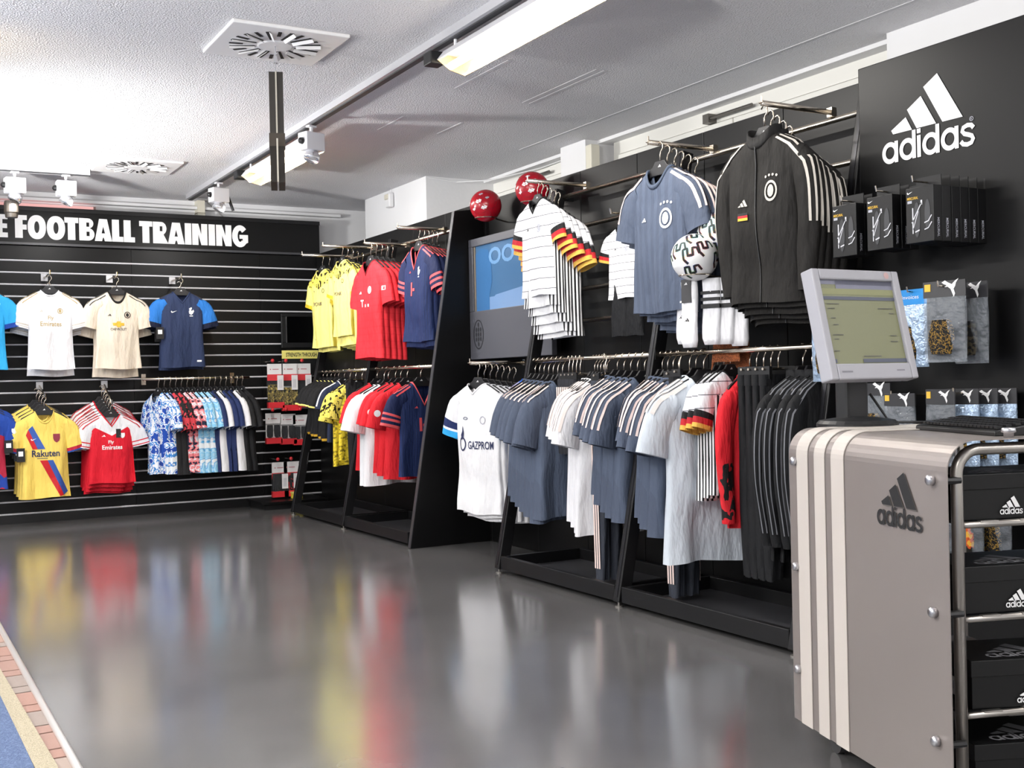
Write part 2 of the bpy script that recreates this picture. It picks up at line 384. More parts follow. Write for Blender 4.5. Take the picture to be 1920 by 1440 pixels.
# heavy condensed capitals, each drawn in its own box
def letter(c, w):
    s = .31; t = .21
    if c == 'E': return shape([[(0, 0), (w, 0), (w, t), (s, t), (s, .4), (w*.95, .4), (w*.95, .6), (s, .6), (s, 1-t), (w, 1-t), (w, 1), (0, 1)]])
    if c == 'F': return shape([[(0, 0), (s, 0), (s, .37), (w*.97, .37), (w*.97, .59), (s, .59), (s, 1-t), (w, 1-t), (w, 1), (0, 1)]])
    if c == 'O': return shape([ell(w/2, .5, w/2, .53, 36, p=.9), ell(w/2, .5, w*.14, .26, 24)])
    if c == 'T': return shape([[(w/2-s/2, 0), (w/2+s/2, 0), (w/2+s/2, 1-.24), (w, 1-.24), (w, 1), (0, 1), (0, 1-.24), (w/2-s/2, 1-.24)]])
    if c == 'L': return shape([[(0, 0), (w, 0), (w, .23), (s, .23), (s, 1), (0, 1)]])
    if c == 'I': return shape([rect(0, w, 0, 1)])
    if c == 'N': return shape([[(0, 0), (s*.93, 0), (s*.93, .5), (w-s*.95, 0), (w, 0), (w, 1), (w-s*.93, 1), (w-s*.93, .5), (s*.95, 1), (0, 1)]])
    if c == 'A': return shape([[(0, 0), (s, 0), (s+.045, .16), (w-s-.045, .16), (w-s, 0), (w, 0), (w-.2, 1), (.2, 1)], [(w/2-.075, .35), (w/2+.075, .35), (w/2, .66)]])
    if c == 'B': return shape([[(0, 0)] + [(w*.6+w*.4*math.sin(a), .28-.28*math.cos(a)) for a in [PI*i/10 for i in range(10)]] + [(w*.57+w*.37*math.sin(a), .77-.23*math.cos(a)) for a in [PI*i/10 for i in range(1, 11)]] + [(0, 1)], rect(s, s+.13, .2, .4), rect(s, s+.12, .62, .81)])
    if c == 'R': return shape([[(0, 0), (s, 0), (s, .36), (w-s-.06, 0), (w, 0), (w*.70, .42)] + [(w*.55+w*.35*math.sin(a), .70-.30*math.cos(a)) for a in [PI*i/10 for i in range(2, 11)]] + [(0, 1)], rect(s, s+.12, .57, .80)])
    if c == 'G':
        p = [(w/2+w/2*math.cos(a), .5+.53*math.sin(a)) for a in [math.radians(40+i*14) for i in range(21)]]
        return shape([p + [(w, .2), (w, .57), (w*.46, .57), (w*.46, .38), (w*.66, .38), (w*.66, .25)] + [(w/2+w*.15*math.cos(a), .5+.27*math.sin(a)) for a in [math.radians(320-i*20) for i in range(15)]] + [(w*.68, .70)]])
lt = [('E', .958, 1.062), ('F', 1.12, 1.217), ('O', 1.222, 1.372), ('O', 1.379, 1.531), ('T', 1.526, 1.643), ('B', 1.649, 1.779), ('A', 1.781, 1.929), ('L', 1.931, 2.029), ('L', 2.033, 2.131), ('T', 2.171, 2.288), ('R', 2.293, 2.43), ('A', 2.428, 2.58), ('I', 2.584, 2.645), ('N', 2.652, 2.795), ('I', 2.806, 2.867), ('N', 2.877, 3.024), ('G', 3.03, 3.185)]
H_ = .2
for c, a, b in lt:
    sh = letter(c, (b-a)/H_)
    flat('letter', sh, PRINTW, lambda u, v: (a+u*H_, -.0235, .058+v*H_), SG)
# plaster details above the sign
rb = tag(empty('pink_lamp_strip', (1.02, 10.86, 2.775)), 'pale pink strip lamp lying above the header sign', 'lamp')
obj('diffuser', MB().box(-.8, .78, -.01, .05, 0, .05), mat('pink_acrylic', 'eab7b4', .5, emit=('e9a7a4', .5)), rb)
obj('end_cap', MB().box(.78, .80, -.012, .052, -.002, .053), mat('endcap', '9b7d78', .5), rb)
pc = tag(empty('pipe_casing', (2.78, 10.9, 2.70)), 'cream boxed pipe casing on the back wall above the sign', 'pipe')
obj('casing', MB().box(-.035, .035, -.06, .05, 0, .245), mat('cream_plastic', 'd9d5c6', .5), pc)
obj('clip', MB().box(-.038, .038, -.064, .05, .12, .128), mat('cream_clip', '8d8877', .5), pc)
cb = tag(obj('cable', MB().tube([(2.86+.05*i*.8, 10.93, 2.94-.028*i-.0016*i*i) for i in range(7)], .006, 6), mat('cable_grey', 'a8a6a4', .6)), 'thin grey cable curving down the white back wall', 'cable')
sn = tag(empty('motion_sensor', (4.225, 9.62, 2.78)), 'small white motion sensor on the big pillar', 'sensor')
obj('body', MB().box(-.05, 0, -.05, .05, 0, .13), WHITEP, sn, bevel=.012)
obj('lens', MB().box(-.065, -.04, -.035, .035, .07, .12), mat('sensor_lens', 'd2cdc0', .3), sn, bevel=.008)
obj('cord', MB().tube([(-.01, 0, .13), (-.01, 0, .168)], .004, 6), WHITEP, sn)
jb = tag(obj('junction_box', MB().box(4.68, 4.76, 6.98, 7.06, 2.60, 2.9), mat('cream_plastic', 'd9d5c6', .5), bevel=.01), 'cream junction box on the narrow pillar by the windows', 'electrical box')
cc = tag(obj('ceiling_cable', MB().tube([(4.24, 8.87, 2.935), (4.5, 8.83, 2.905), (4.72, 8.6, 2.9), (4.86, 8.0, 2.91), (4.9, 7.5, 2.93)], .005, 6), WHITEP), 'thin white cable sagging beside the big pillar', 'cable')
# ------------------------------------------------------------------ ceiling: air diffusers, tracks, lamps
VENTW = mat('vent_paint', 'e4e3e4', .45); VENTK = mat('vent_dark', '101012', .7)
def diffuser(x, y, label):
    t = tag(empty('air_diffuser', (x, y, 2.95)), label, 'air vent', 'square swirl diffusers in the ceiling')
    obj('plate', MB().box(-.305, .305, -.29, .29, -.02, 0), VENTW, t, bevel=.006)
    sl = fixn(mesh('slot', MB().box(.105, .235, -.011, .011, -.0225, -.02), VENTK))  # flat black strips: the shade of the recesses put into colour
    sl2 = fixn(mesh('slot', MB().box(.165, .235, -.009, .009, -.0225, -.02), VENTK))
    va = fixn(mesh('vane', MB().add([(.105, -.004, -.022), (.235, -.004, -.022), (.235, .010, -.036), (.105, .010, -.036), (.105, -.002, -.022), (.235, -.002, -.022), (.235, .012, -.036), (.105, .012, -.036)], [(0, 1, 2, 3), (4, 5, 6, 7), (3, 2, 6, 7), (0, 3, 7, 4), (1, 2, 6, 5)]), VENTW))
    for k in range(24):
        o = obj('slot', sl if k % 2 == 0 else sl2, None, t); o.rotation_euler.z = 2*PI*k/24+.06
        if k % 2 == 0:
            o = obj('vane', va, None, t); o.rotation_euler.z = 2*PI*k/24+.10
    obj('hub', MB().lathe([(.001, -.026), (.085, -.026), (.095, -.02), (.095, -.018)], 24), VENTW, t)
    return t
diffuser(1.872, 5.725, 'square white swirl air diffuser in the ceiling above the hanging black sign')
diffuser(1.89, 9.34, 'square white swirl air diffuser in the ceiling nearer the back wall')
TRK = mat('track_grey', 'b8b8bc', .4, .2); TRKD = mat('track_slot', '3a3a3d', .6)
t = tag(empty('lamp_track', (2.61, 3.5, 2.95)), 'long grey lamp track running across the ceiling above the aisle', 'light track')
obj('rail', MB().box(-.03, .03, -7, 7.12, -.042, 0), TRK, t); obj('slot', MB().box(-.006, .031, -7, 7.121, -.049, -.042), TRKD, t)
t = tag(empty('lamp_track', (.2, 9.7, 2.95)), 'short white lamp track on the ceiling at the left edge', 'light track')
obj('rail', MB().box(-2.5, 1.385, -.03, .03, -.055, 0), mat('track_white', 'd6d6d8', .4), t); obj('slot', MB().box(-2.5, 1.386, -.035, -.012, -.058, -.05), TRKD, t)
LAMPW = mat('lamp_white', 'dcdce0', .4); TUBE = mat('tube_glow', 'ffffff', .4, emit=('fff1dc', 9)); REFL = mat('reflector', 'd6c6a4', .25, .7)
def washer(x, y, label):
    t = tag(empty('wall_washer_lamp', (x, y, 2.91)), label, 'lamp', 'fluorescent wall washer lamps on the tracks')
    L = .72
    hs = obj('housing', MB().prism([(-.075, -.085), (-.06, -.085), (-.03, -.052), (.07, -.058), (.07, -.04), (-.035, -.035)], lambda u, v, q: (u, q, v), -L, L), LAMPW, t)
    obj('reflector', MB().prism([(.062, -.06), (.088, -.150), (.094, -.150), (.07, -.056)], lambda u, v, q: (u, q, v), -L, L), REFL, t)
    obj('tube', MB().tube([(-.01, -L+.03, -.118), (-.01, L-.03, -.118)], .019, 12), TUBE, t, smooth=True)
    for s in (-1, 1):
        obj('end_cap', MB().prism([(-.07, -.085), (-.03, -.04), (.07, -.04), (.09, -.15), (.0, -.13)], lambda u, v, q: (u, q, v), s*L, s*(L+.006)), REFL, t)
        obj('stem', MB().tube([(-.03, s*L*.82, -.003), (-.03, s*L*.82, -.06)], .009, 8), LAMPW, t)
    obj('ballast', MB().box(-.105, -.02, L+.008, L+.10, -.10, -.035), BLACKPL, t, bevel=.006)
    return t
for (x, y), lb in zip(WASH, ('fluorescent wall washer lamp on the track behind the hanging black sign', 'large bright fluorescent wall washer lamp at the top of the picture', 'added fluorescent wall washer lamp nearest the camera on the track')):
    washer(x, y, lb)
LW = [(-1.0, 7.6), (-1.0, 4.2), (-1.0, .8), (-3.2, 6), (-3.2, 2.4)]
for x, y in LW:
    o = washer(x, y, 'added fluorescent lamp out of view, %s over the left shop floor' % ORD[LW.index((x, y))]); o['group'] = 'added fluorescent lamps over the left shop floor'
def spot(x, y, rz, label, tilt=.5):
    t = tag(empty('track_spot', (x, y, 2.891), rz), label, 'spotlight', 'white box spotlights on the lamp tracks')
    obj('stem', MB().tube([(0, 0, .0), (0, 0, -.05)], .012, 8).box(-.03, .03, -.02, .02, -.012, 0), LAMPW, t)
    obj('body', MB().box(-.075, .075, -.05, .05, -.17, -.05), LAMPW, t, bevel=.006)
    hd = obj('head', MB().lathe([(.035, .02), (.05, 0), (.055, -.035), (.05, -.045), (.001, -.04)], 16), mat('lamp_chrome', 'e0e0e4', .15, .8), t, smooth=True)
    hd.location = (.01, 0, -.19); hd.rotation_euler = (0, tilt, 0)
    obj('knob', MB().lathe([(.024, 0), (.02, .02), (.006, .03), (.001, .03)], 12), BLACKPL, t).matrix_local = Matrix.Translation((-.075, 0, -.11)) @ Matrix.Rotation(-PI/2, 4, 'Y')
    return t
spot(2.60, 7.23, 0.3, 'white box spotlight on the track beside the hanging black sign')
s2 = spot(2.60, 9.55, .2, 'white box spotlight with black bracket at the far end of the track')
obj('bracket', MB().bar((.08, 0, -.10), (.13, 0, -.23), .03, .012), BLACKPL, s2)
spot(1.40, 9.68, 0, 'white box spotlight with black knob at the end of the left track')
s4 = spot(1.02, 9.68, .1, 'white box spotlight with black ribbed drum at the left edge')
obj('drum', MB().lathe([(.05, 0), (.055, -.02), (.055, -.09), (.05, -.10), (.045, -.13), (.001, -.13)], 18), mat('ribbed_black', '2b2620', .5), s4).location = (-.03, 0, -.235)
for a, b in (((1.43, 9.62, 2.66), (1.5, 10.8, 1.9)), ((1.0, 9.62, 2.62), (.9, 10.8, 1.7)), ((2.62, 9.5, 2.66), (2.9, 10.9, 2.2)), ((2.62, 7.2, 2.66), (3.5, 8.6, 1.8))):
    light('spot_beam', 'SPOT', a, b, 34, (1, .98, .95), spot=110, blend=.9, radius=.04)
# uplighter standing beyond the left edge: it throws the bright pool on the ceiling
ul = tag(empty('uplighter', (.05, 8.3, 0.005)), 'floor standing uplighter beyond the left edge of the view', 'lamp')
obj('base', MB().lathe([(.14, 0), (.14, .02), (.02, .03), (.001, .03)], 20), BLACK2, ul); obj('pole', MB().tube([(0, 0, .02), (0, 0, 2.0)], .015, 8), BLACK2, ul)
obj('bowl', MB().lathe([(.03, 1.98), (.12, 2.04), (.16, 2.12), (.155, 2.12), (.115, 2.05), (.02, 2.0)], 20), LAMPW, ul)
light('uplight', 'SPOT', (.05, 8.3, 2.13), (.95, 8.35, 2.95), 480, (1, .99, .96), spot=140, blend=.7, radius=.12)
for k, (x, y) in enumerate(((-1.5, 5.2), (-.35, 2.3), (3.1, -1.2))):  # three more uplighters, added unseen to brighten the ceiling
    t = tag(empty('uplighter', (x, y, 0.005)), ('added uplighter on the blue carpet out of view', 'added uplighter standing left of the camera', 'added uplighter standing behind the camera by the windows')[k], 'lamp')
    for c in ul.children:
        o = c.copy(); COL.objects.link(o); o.parent = t
    light('uplight', 'SPOT', (x, y, 2.14), (x+.55, y+.1, 2.95), (380, 620, 480)[k], (1, .985, .95), spot=150, blend=.8, radius=.12)
light('warm_lamp', 'SPOT', (.15, 6.35, 2.6), (.45, 6.4, 2.95), 9, (1, .78, .42), spot=100, blend=.8, radius=.06)
# hanging sign seen edge on
dirv = Vector((1.866, 5.71, 0)).normalized(); rz_ = math.atan2(dirv.y, dirv.x)
hg = tag(empty('hanging_sign', (1.868, 5.715, 2.18), rz_), 'double black hanging sign seen edge-on below the ceiling diffuser', 'sign')
for s in (-1, 1):
    obj('panel', MB().prism([(-.12, .24), (-.2, .0), (.06, .0), (.22, .2), (.22, .60), (-.04, .60), (-.04, .24)], lambda u, v, q: (u, q, v), s*.004, s*.036), mat('sign_black', '221d17', .5), hg)
obj('clamp', MB().box(-.135, -.03, -.04, .04, .195, .262), mat('sign_brown', '33291d', .5), hg)
obj('edge_strip', MB().box(-.205, -.195, -.004, .004, .0, .22).box(-.05, -.039, -.004, .004, .25, .6), mat('edge_silver', 'b5b0a4', .4, .5), hg)
obj('wire', MB().tube([(0, 0, .6), (0, 0, .66), (.012, 0, .69), (0, 0, .72), (-.008, 0, .735), (0, 0, .742)], .003, 6).box(-.012, .012, -.008, .008, .655, .69), ALU, hg)
# ================================================================== DISPLAY WALL AND RACKS
DW = tag(empty('display_wall', (3.87, 6.5, 0)), 'long free-standing black panel wall behind the clothes racks', 'display wall')
ys = [-3.25, -2.4, -1.8, -1.2, -.6, 0, .65, 1.3, 1.9, 2.6, 3.25, 4.2]
for a, b in zip(ys, ys[1:]):
    obj('panel', MB().box(0, .03, a+.002, b-.002, 0, 2.45), BLACK, DW, bevel=.003)
obj('support', MB().box(.03, .07, -3.25, 4.2, 2.3, 2.36), BLACK2, DW)
SLOPE = .205; X0 = 3.27
def legx(z): return X0+SLOPE*z
def leg(t, y, top=2.33):
    lg = obj('leg', MB().bar((legx(.02), y, .02), (legx(top), y, top), .05, .07, up=(1, 0, 0)), BLACK2, t, bevel=.004)
    obj('slot_strip', MB().bar((legx(.05)-.0365, y, .05), (legx(top)-.0365, y, top), .016, .003, up=(1, 0, 0)), mat('slot_strip', '2d2d31', .35, .6), lg)
    obj('foot', MB().lathe([(.02, 0), (.02, .006), (.006, .008), (.006, .025)], 12, (legx(0)-.01, y, 0)), mat('foot_steel', '8d8a86', .4, .8), lg)
    obj('latch', MB().tube([(legx(.42)+.03, y-.03, .42), (legx(.47)+.015, y-.045, .45), (legx(.55)+.02, y-.03, .55)], .006, 6), BLACK2, lg)
    return lg
def bay(t, ya, yb):
    """floor frame and tray between two legs (ya < yb)"""
    f = obj('base_frame', MB().box(3.255, 3.285, ya+.03, yb-.03, .025, .105).box(3.80, 3.83, ya+.03, yb-.03, .025, .105).box(3.285, 3.80, ya+.03, ya+.06, .025, .105).box(3.285, 3.80, yb-.06, yb-.03, .025, .105), BLACK2, t, bevel=.003)
    obj('tray', MB().box(3.29, 3.8, ya+.06, yb-.06, .03, .04), mat('tray_grey', '333336', .45), f)
    r = obj('hanging_rail', MB().tube([(3.52, ya+.02, 1.27), (3.52, yb-.02, 1.27)], .0125, 12), CHROME, t, smooth=True)
    for q in (ya, yb-.03): obj('rail_bracket', MB().box(3.5, 3.54, q, q+.03, 1.245, 1.295), BLACK2, r)
    obj('cross_bar', MB().box(3.60, 3.63, ya+.02, yb-.02, 1.13, 1.19), BLACK2, t)
def rails(t, ya, yb, zs):
    for z in zs:
        r = obj('wall_rail', MB().tube([(3.765, ya, z), (3.765, yb, z)], .014, 12), CHROME, t, smooth=True)
        for q in (ya+.05, yb-.07): obj('rail_mount', MB().box(3.765, 3.87, q, q+.02, z-.012, z+.012), BLACK2, r)
RL = tag(empty('clothes_rack', (0, 0, 0)), 'black leaning-leg clothes rack with two bays holding yellow and red jerseys', 'clothes rack')
for y in (9.75, 8.52): leg(RL, y)
bay(RL, 8.52, 9.75); bay(RL, 7.24, 8.52)
rails(RL, 7.24, 9.7, (2.275, 2.08, 1.87, 1.70))
RR = tag(empty('clothes_rack', (0, 0, 0)), 'black leaning-leg clothes rack with two bays holding grey jerseys and tracksuits', 'clothes rack')
for y in (5.95, 4.7, 3.45): leg(RR, y)
bay(RR, 4.7, 5.95); bay(RR, 3.45, 4.7)
rails(RR, 3.45, 6.05, (2.285, 2.08, 1.87, 1.70, 1.507))
# side panel with slanted front edge
sp = tag(empty('side_panel', (0, 7.2, 0)), 'tall black board with a slanted front edge closing the left rack', 'panel')
obj('board', MB().prism([(3.238, 0), (3.868, 0), (3.868, 2.40), (3.64, 2.37)], lambda u, v, q: (u, q, v), -.018, .018), BLACK, sp)
obj('edge_trim', MB().bar((3.236, 0, .004), (3.638, 0, 2.37), .038, .006, up=(1, 0, 0)), mat('edge_trim', '4a4a4e', .35, .5), sp)
def arm(x0, x1, y, z, label, drop=0.0):
    """straight chrome display arm standing out from the wall rail"""
    t = tag(empty('display_hook', (x1, y, z)), label, 'display hook', 'chrome display hooks')
    obj('rod', MB().tube([(x0-x1, 0, -drop), (0, 0, 0)], .0125, 10), CHROME, t, smooth=True)
    obj('tip', MB().tube([(x0-x1, 0, -drop), (x0-x1, 0, -drop+.03)], .004, 6).lathe([(.014, -.0), (.014, .003)], 10, (x0-x1, 0, -drop)), CHROME, t)
    obj('mount', MB().box(-.03, .0, -.015, .015, -.02, .02), CHROME, t)
    return t
# tall panel with the big white logo
ap = tag(empty('logo_panel', (3.65, 3.03, 0)), 'tall black panel with large white three-bar sports logo', 'panel')
obj('board', MB().box(0, .02, -.42, .385, 0, 2.435), BLACK, ap, bevel=.004)
obj('end_board', MB().box(.0, .22, -.44, -.42, 0, 2.435), mat('panel_end', '15161b', .4), ap)
flat('logo', xf(ADI, .085), PRINTW, lambda u, v: (-.003, .259-u, 2.007+v), ap)
flat('registered_mark', xf(merge(shape([ell(0, 0, .5, .5, 14), ell(0, 0, .38, .38, 14)]), xf(text('R'), .5, 0, -.25)), .018), GREYP, lambda u, v: (-.003, -.176-u, 2.107+v), ap)
# ------------------------------------------------------------------ screens
tv = tag(empty('display_screen', (3.74, 6.62, 1.31)), 'grey framed wall screen with painted blue reflections beside the white jerseys', 'screen')
TVG = mat('tv_grey', '55565d', .45)
obj('frame', MB().box(0, .04, -.55, .56, 0, .34).box(0, .04, -.55, .56, .80, .855).box(0, .04, .50, .56, .34, .80).box(0, .04, -.55, -.49, .34, .80), TVG, tv, bevel=.004)
obj('backing', MB().box(.04, .10, -.5, .52, .02, .83), BLACK2, tv)
obj('bezel', MB().box(.012, .02, .485, .50, .34, .80).box(.012, .02, -.49, -.475, .34, .80), mat('tv_bezel', '8a7f70', .4), tv)
SCR = mat('screen_blue', '446689', .12, emit=('5685b8', .12));  # blue reflection of the room painted on the glass as a faint glow
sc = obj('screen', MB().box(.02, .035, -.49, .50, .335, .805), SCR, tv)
def fs(u, v): return (.0185, .5-u, .34+v)
flat('reflection_light', shape([[(.21, .0), (.95, .0), (.95, .15), (.30, .10), (.28, .09), (.21, .09)]]), mat('screen_reflection_light', '6e8db5', .15, emit=('8fa8cc', .12)), fs, sc)
flat('reflection_figure', shape([[(.0, .0), (.21, .0), (.21, .10), (.25, .2), (.24, .35), (.20, .42), (.1, .44), (0, .40)]]), mat('screen_reflection_figure', '3f6c9c', .15, emit=('4573a6', .08)), lambda u, v: (.018, .5-u, .34+v), sc)
flat('reflection_letters', fit(text('OOT', .03), w=.5, h=.12, cx=.46, y0=.31), mat('screen_reflection_letters', '6f99c4', .15, emit=('6f99c4', .06)), lambda u, v: (.0175, .5-u, .34+v), sc)  # mirrored sign letters painted onto the glass
flat('emblem', merge(shape([ell(0, 0, .075, .105, 24), ell(0, 0, .066, .096, 24)]), *[shape([ell(.033*i, .043*j, .012, .017, 8)]) for i in (-1, 0, 1) for j in (-1.6, -.8, 0, .8, 1.6) if abs(i)+abs(j) < 2.2]), mat('emblem_dark', '2a2b30', .5), lambda u, v: (-.002, .43-u, .175+v), tv)
s2 = tag(empty('display_screen', (3.45, 10.55, 1.25)), 'dark switched-off screen above the glove packs on the slatted wall', 'screen')
obj('frame', MB().box(0, .55, 0, .03, .27, .32).box(0, .55, 0, .03, .57, .60).box(0, .045, 0, .03, .32, .57).box(.5, .55, 0, .03, .32, .57).box(0, .55, .0, .03, 0, .16), BLACKPL, s2, bevel=.004)
obj('screen', MB().box(.045, .5, .012, .025, .31, .58), mat('screen_off', '050506', .1), s2); obj('mount', MB().box(.1, .45, .03, .17, .2, .5), BLACK2, s2)
obj('bezel_edge', MB().box(.045, .052, -.002, .012, .32, .57), ALU, s2)
ys_ = obj('slogan_card', MB().box(-.005, .36, -.006, 0, .165, .245), mat('card_yellow', 'e6dc7a', .6), s2)
flat('lettering', fit(text('STRENGTH THROUGH', .02, .6), w=.31, h=.04, cx=.19, y0=.183), PRINTK, lambda u, v: (u, -.008, v), ys_)
# ================================================================== GARMENTS
def catmull(pts, n):
    out = []
    m = len(pts)-1
    for i in range(n+1):
        t = i/n*m; k = min(int(t), m-1); f = t-k
        p = [pts[max(k-1, 0)], pts[k], pts[k+1], pts[min(k+2, m)]]
        out.append(tuple(.5*(2*p[1][j]+(p[2][j]-p[0][j])*f+(2*p[0][j]-5*p[1][j]+4*p[2][j]-p[3][j])*f*f+(3*p[1][j]-p[0][j]-3*p[2][j]+p[3][j])*f**3) for j in range(len(p[0]))))
    return out
ZN = -.118
class Shirt:
    def __init__(s, W=.205, L=.70, sl='short', neck='crew', dip=.085, seed=0, dep=.042, fold=.018, spread=1.0, inner=0):
        s.W, s.L, s.neck, s.dip, s.dep, s.fold, s.sl, s.spread = W, L, neck, dip, dep, fold, sl, spread
        r = random.Random(seed); s.ph = [r.uniform(0, 6.28) for _ in range(8)]; s.k = [r.uniform(16, 24), r.uniform(34, 48), r.uniform(10, 16)]
        s.NT, s.NS = 44, 24
        s.sr = [0, .03, .06, .09, .12] + [.12+.88*i/(s.NS-4) for i in range(1, s.NS-3)]
        W_ = W
        if sl == 'short': path = [(W_-.06, ZN-.10, .055), (W_-.002, ZN-.14, .078), (W_+.042*spread, ZN-.22, .08), (W_+.07*spread, ZN-.325, .084)]
        else: path = [(W_-.06, ZN-.10, .055), (W_+.005, ZN-.15, .075), (W_+.04, ZN-.26, .068), (W_+.045, ZN-.40, .062), (W_+.03, ZN-.54, .055), (W_+.02, ZN-.64, .046), (W_+.018, ZN-.68, .04)]
        s.path = catmull(path, 9 if sl == 'short' else 20)
    def tor(s, q, th):
        W, L = s.W, s.L; zh = ZN-L
        if q < .12:
            t = q/.12; a = .082+(W-.082)*t**.92; zs = ZN-.062*t; b = .05-.004*t
        else:
            t = (q-.12)/.88; a = W*(1+.05*t)-.014*math.sin(PI*t); zs = ZN-.062-(L-.062)*t; b = .046+.012*math.sin(PI*min(t*1.4, 1))
        b *= s.dep/.045
        c, sn = math.cos(th), math.sin(th)
        X = a*math.copysign(abs(c)**.8, c); Y = b*math.copysign(abs(sn)**.72, sn)
        w = abs(X/a); wp = w if s.neck == 'v' else w**2.2
        front = sn < 0
        zt = ZN-(s.dip if front else .012); zc = zt+q*(zh-zt); Z = zs*wp+zc*(1-wp)
        A = s.fold*max(0, (q-.1)/.9)**.8; p = s.ph; o = 0 if front else 3
        Y += A*(math.sin(X*s.k[0]+p[o]+Z*1.5)+.5*math.sin(X*s.k[1]+p[o+1]-Z*2)) + .006*math.sin(Z*s.k[2]+p[2]+X*6)*max(0, q-.1)
        if q > .9: Z += .006*math.sin(X*14+p[6])
        return Vector((X, Y, Z))
    def slv(s, t, ph, side, k=1.0):
        n = len(s.path)-1; u = t*n; i = min(int(u), n-1); f = u-i
        a, b = s.path[i], s.path[i+1]; x = a[0]+(b[0]-a[0])*f; z = a[1]+(b[1]-a[1])*f; h = a[2]+(b[2]-a[2])*f
        dx, dz = b[0]-a[0], b[1]-a[1]; l = math.hypot(dx, dz); nx, nz = -dz/l, dx/l
        d = (.042 if s.sl == 'short' else .036)*(1-.12*t)*s.dep/.045
        wr = 1+.10*math.sin(t*9+s.ph[4]+ph*2)+.06*math.sin(t*21+ph*3+s.ph[5])
        return Vector((side*(x+nx*h*math.cos(ph)*k), d*wr*math.sin(ph)*k, z+nz*h*math.cos(ph)*k))
    def torso(s, topmat=0):
        m = MB(); NT = s.NT; R = len(s.sr)
        m.v = [tuple(s.tor(q, 2*PI*k/NT)) for q in s.sr for k in range(NT)]
        for i in range(R-1):
            for k in range(NT):
                m.f.append((i*NT+k, i*NT+(k+1) % NT, (i+1)*NT+(k+1) % NT, (i+1)*NT+k))
                m.mi.append(1 if (topmat and s.sr[i] < topmat) else 0)
        return m
    def sleeve(s, side, bands=()):
        m = MB(); n = len(s.path)-1; K = 16; ts = sorted(set([i/n for i in range(n+1)] + [b[0] for b in bands] + [b[1] for b in bands]))
        m.v = [tuple(s.slv(t, 2*PI*k/K, side)) for t in ts for k in range(K)]
        for i in range(len(ts)-1):
            mid = (ts[i]+ts[i+1])/2; mi = 0
            for b in bands:
                if b[0] <= mid <= b[1]: mi = b[2]
            for k in range(K): m.f.append((i*K+k, i*K+(k+1) % K, (i+1)*K+(k+1) % K, (i+1)*K+k)); m.mi.append(mi)
        return m
    def collar(s, r=.008, high=0):
        pts = [s.tor(0, 2*PI*k/36) for k in range(36)]; m = MB(); n = 6
        for p in pts:
            o = Vector((p.x, p.y, 0)).normalized()
            for k in range(n):
                t = 2*PI*k/n; m.v.append(tuple(p+o*math.cos(t)*r*.6+Vector((0, 0, math.sin(t)*r+high*(1 if math.sin(t) > .1 else 0)))))
        for i in range(36):
            for k in range(n): m.f.append((i*n+k, i*n+(k+1) % n, ((i+1) % 36)*n+(k+1) % n, ((i+1) % 36)*n+k)); m.mi.append(0)
        return m
    def stripes(s, side, t1=.9, phs=(-.75, -.15, .45), w=.11, t0=.0, shoulder=True):
        m = MB()
        for side in (side,):
            for ph in phs:
                row = []
                if shoulder:
                    for q in (.035, .06, .085, .11):
                        th = [ph*.55-w*.7, ph*.55+w*.7]
                        row.append([s.tor(q, (t if side > 0 else PI-t))+Vector((0, -.003 if ph < 0 else .003, .0075)) for t in th])
                N = 8 if s.sl == 'short' else 18
                for i in range(N+1):
                    t = .2+t0+(t1-.2-t0)*i/N
                    row.append([s.slv(t, ph+e*w, side, 1.07) for e in (-1, 1)])
                b = len(m.v)
                for a in row: m.v += [tuple(a[0]), tuple(a[1])]
                for i in range(len(row)-1): m.f.append((b+2*i, b+2*i+1, b+2*i+3, b+2*i+2)); m.mi.append(0)
        return m
def decal(S, bvh, name, sh, m, parent, off=.0035):
    vs = []; last = -.05
    for u, v in sh[0]:
        h = bvh.ray_cast(Vector((u, -1, v)), Vector((0, 1, 0)))
        y = h[0].y if h[0] is not None else last
        last = y; vs.append((u, y-off, v))
    me = bpy.data.meshes.new(name); me.from_pydata(vs, [], sh[1]); me.materials.append(m)
    o = bpy.data.objects.new(name, me); COL.objects.link(o); o.parent = parent; return o
PROTO = {}
def garment(key, body, sleeves=None, collar=None, collar_r=.008, high=0, bands=(), bandm=(), stripes=None, stripe_kw={}, marks=(), topmat=None, zips=None, tagc=None, noun='jersey', **kw):
    S = Shirt(**kw); t = empty(noun)
    to = S.torso(.16 if topmat else 0); obj('torso', to, [body, topmat] if topmat else body, t, smooth=True)
    allv = list(to.v); allf = list(to.f)
    for side in (-1, 1):
        sm = S.sleeve(side, bands); obj('sleeve', sm, [sleeves or body]+list(bandm), t, smooth=True)
        n = len(allv); allv += sm.v; allf += [tuple(i+n for i in f) for f in sm.f]
    if collar: obj('collar', S.collar(collar_r, high), collar, t, smooth=True)
    if stripes:
        for side in (-1, 1): obj('shoulder_stripes', S.stripes(side, **stripe_kw), stripes, t, smooth=True)
    bvh = BVHTree.FromPolygons(allv, allf)
    for nm, sh, m in marks: decal(S, bvh, nm, sh, m, t)
    if zips: obj('zip', MB().tube([S.tor(q, -PI/2)+Vector((0, -.004, 0)) for q in S.sr], .004, 6), zips, t)
    if tagc:
        q = S.slv(.75, PI*.5, -1); obj('hang_tag', MB().box(tagc[0]-.035, tagc[0]+.035, -.075, -.068, tagc[1]-.055, tagc[1]+.055), BLACKPL, t)
        flat('tag_print', shape([rect(tagc[0]-.02, tagc[0]+.02, tagc[1]-.01, tagc[1]+.03)]), PRINTW, lambda u, v: (u, -.0765, v), t)
    PROTO[key] = t; t['proto'] = 1; return t
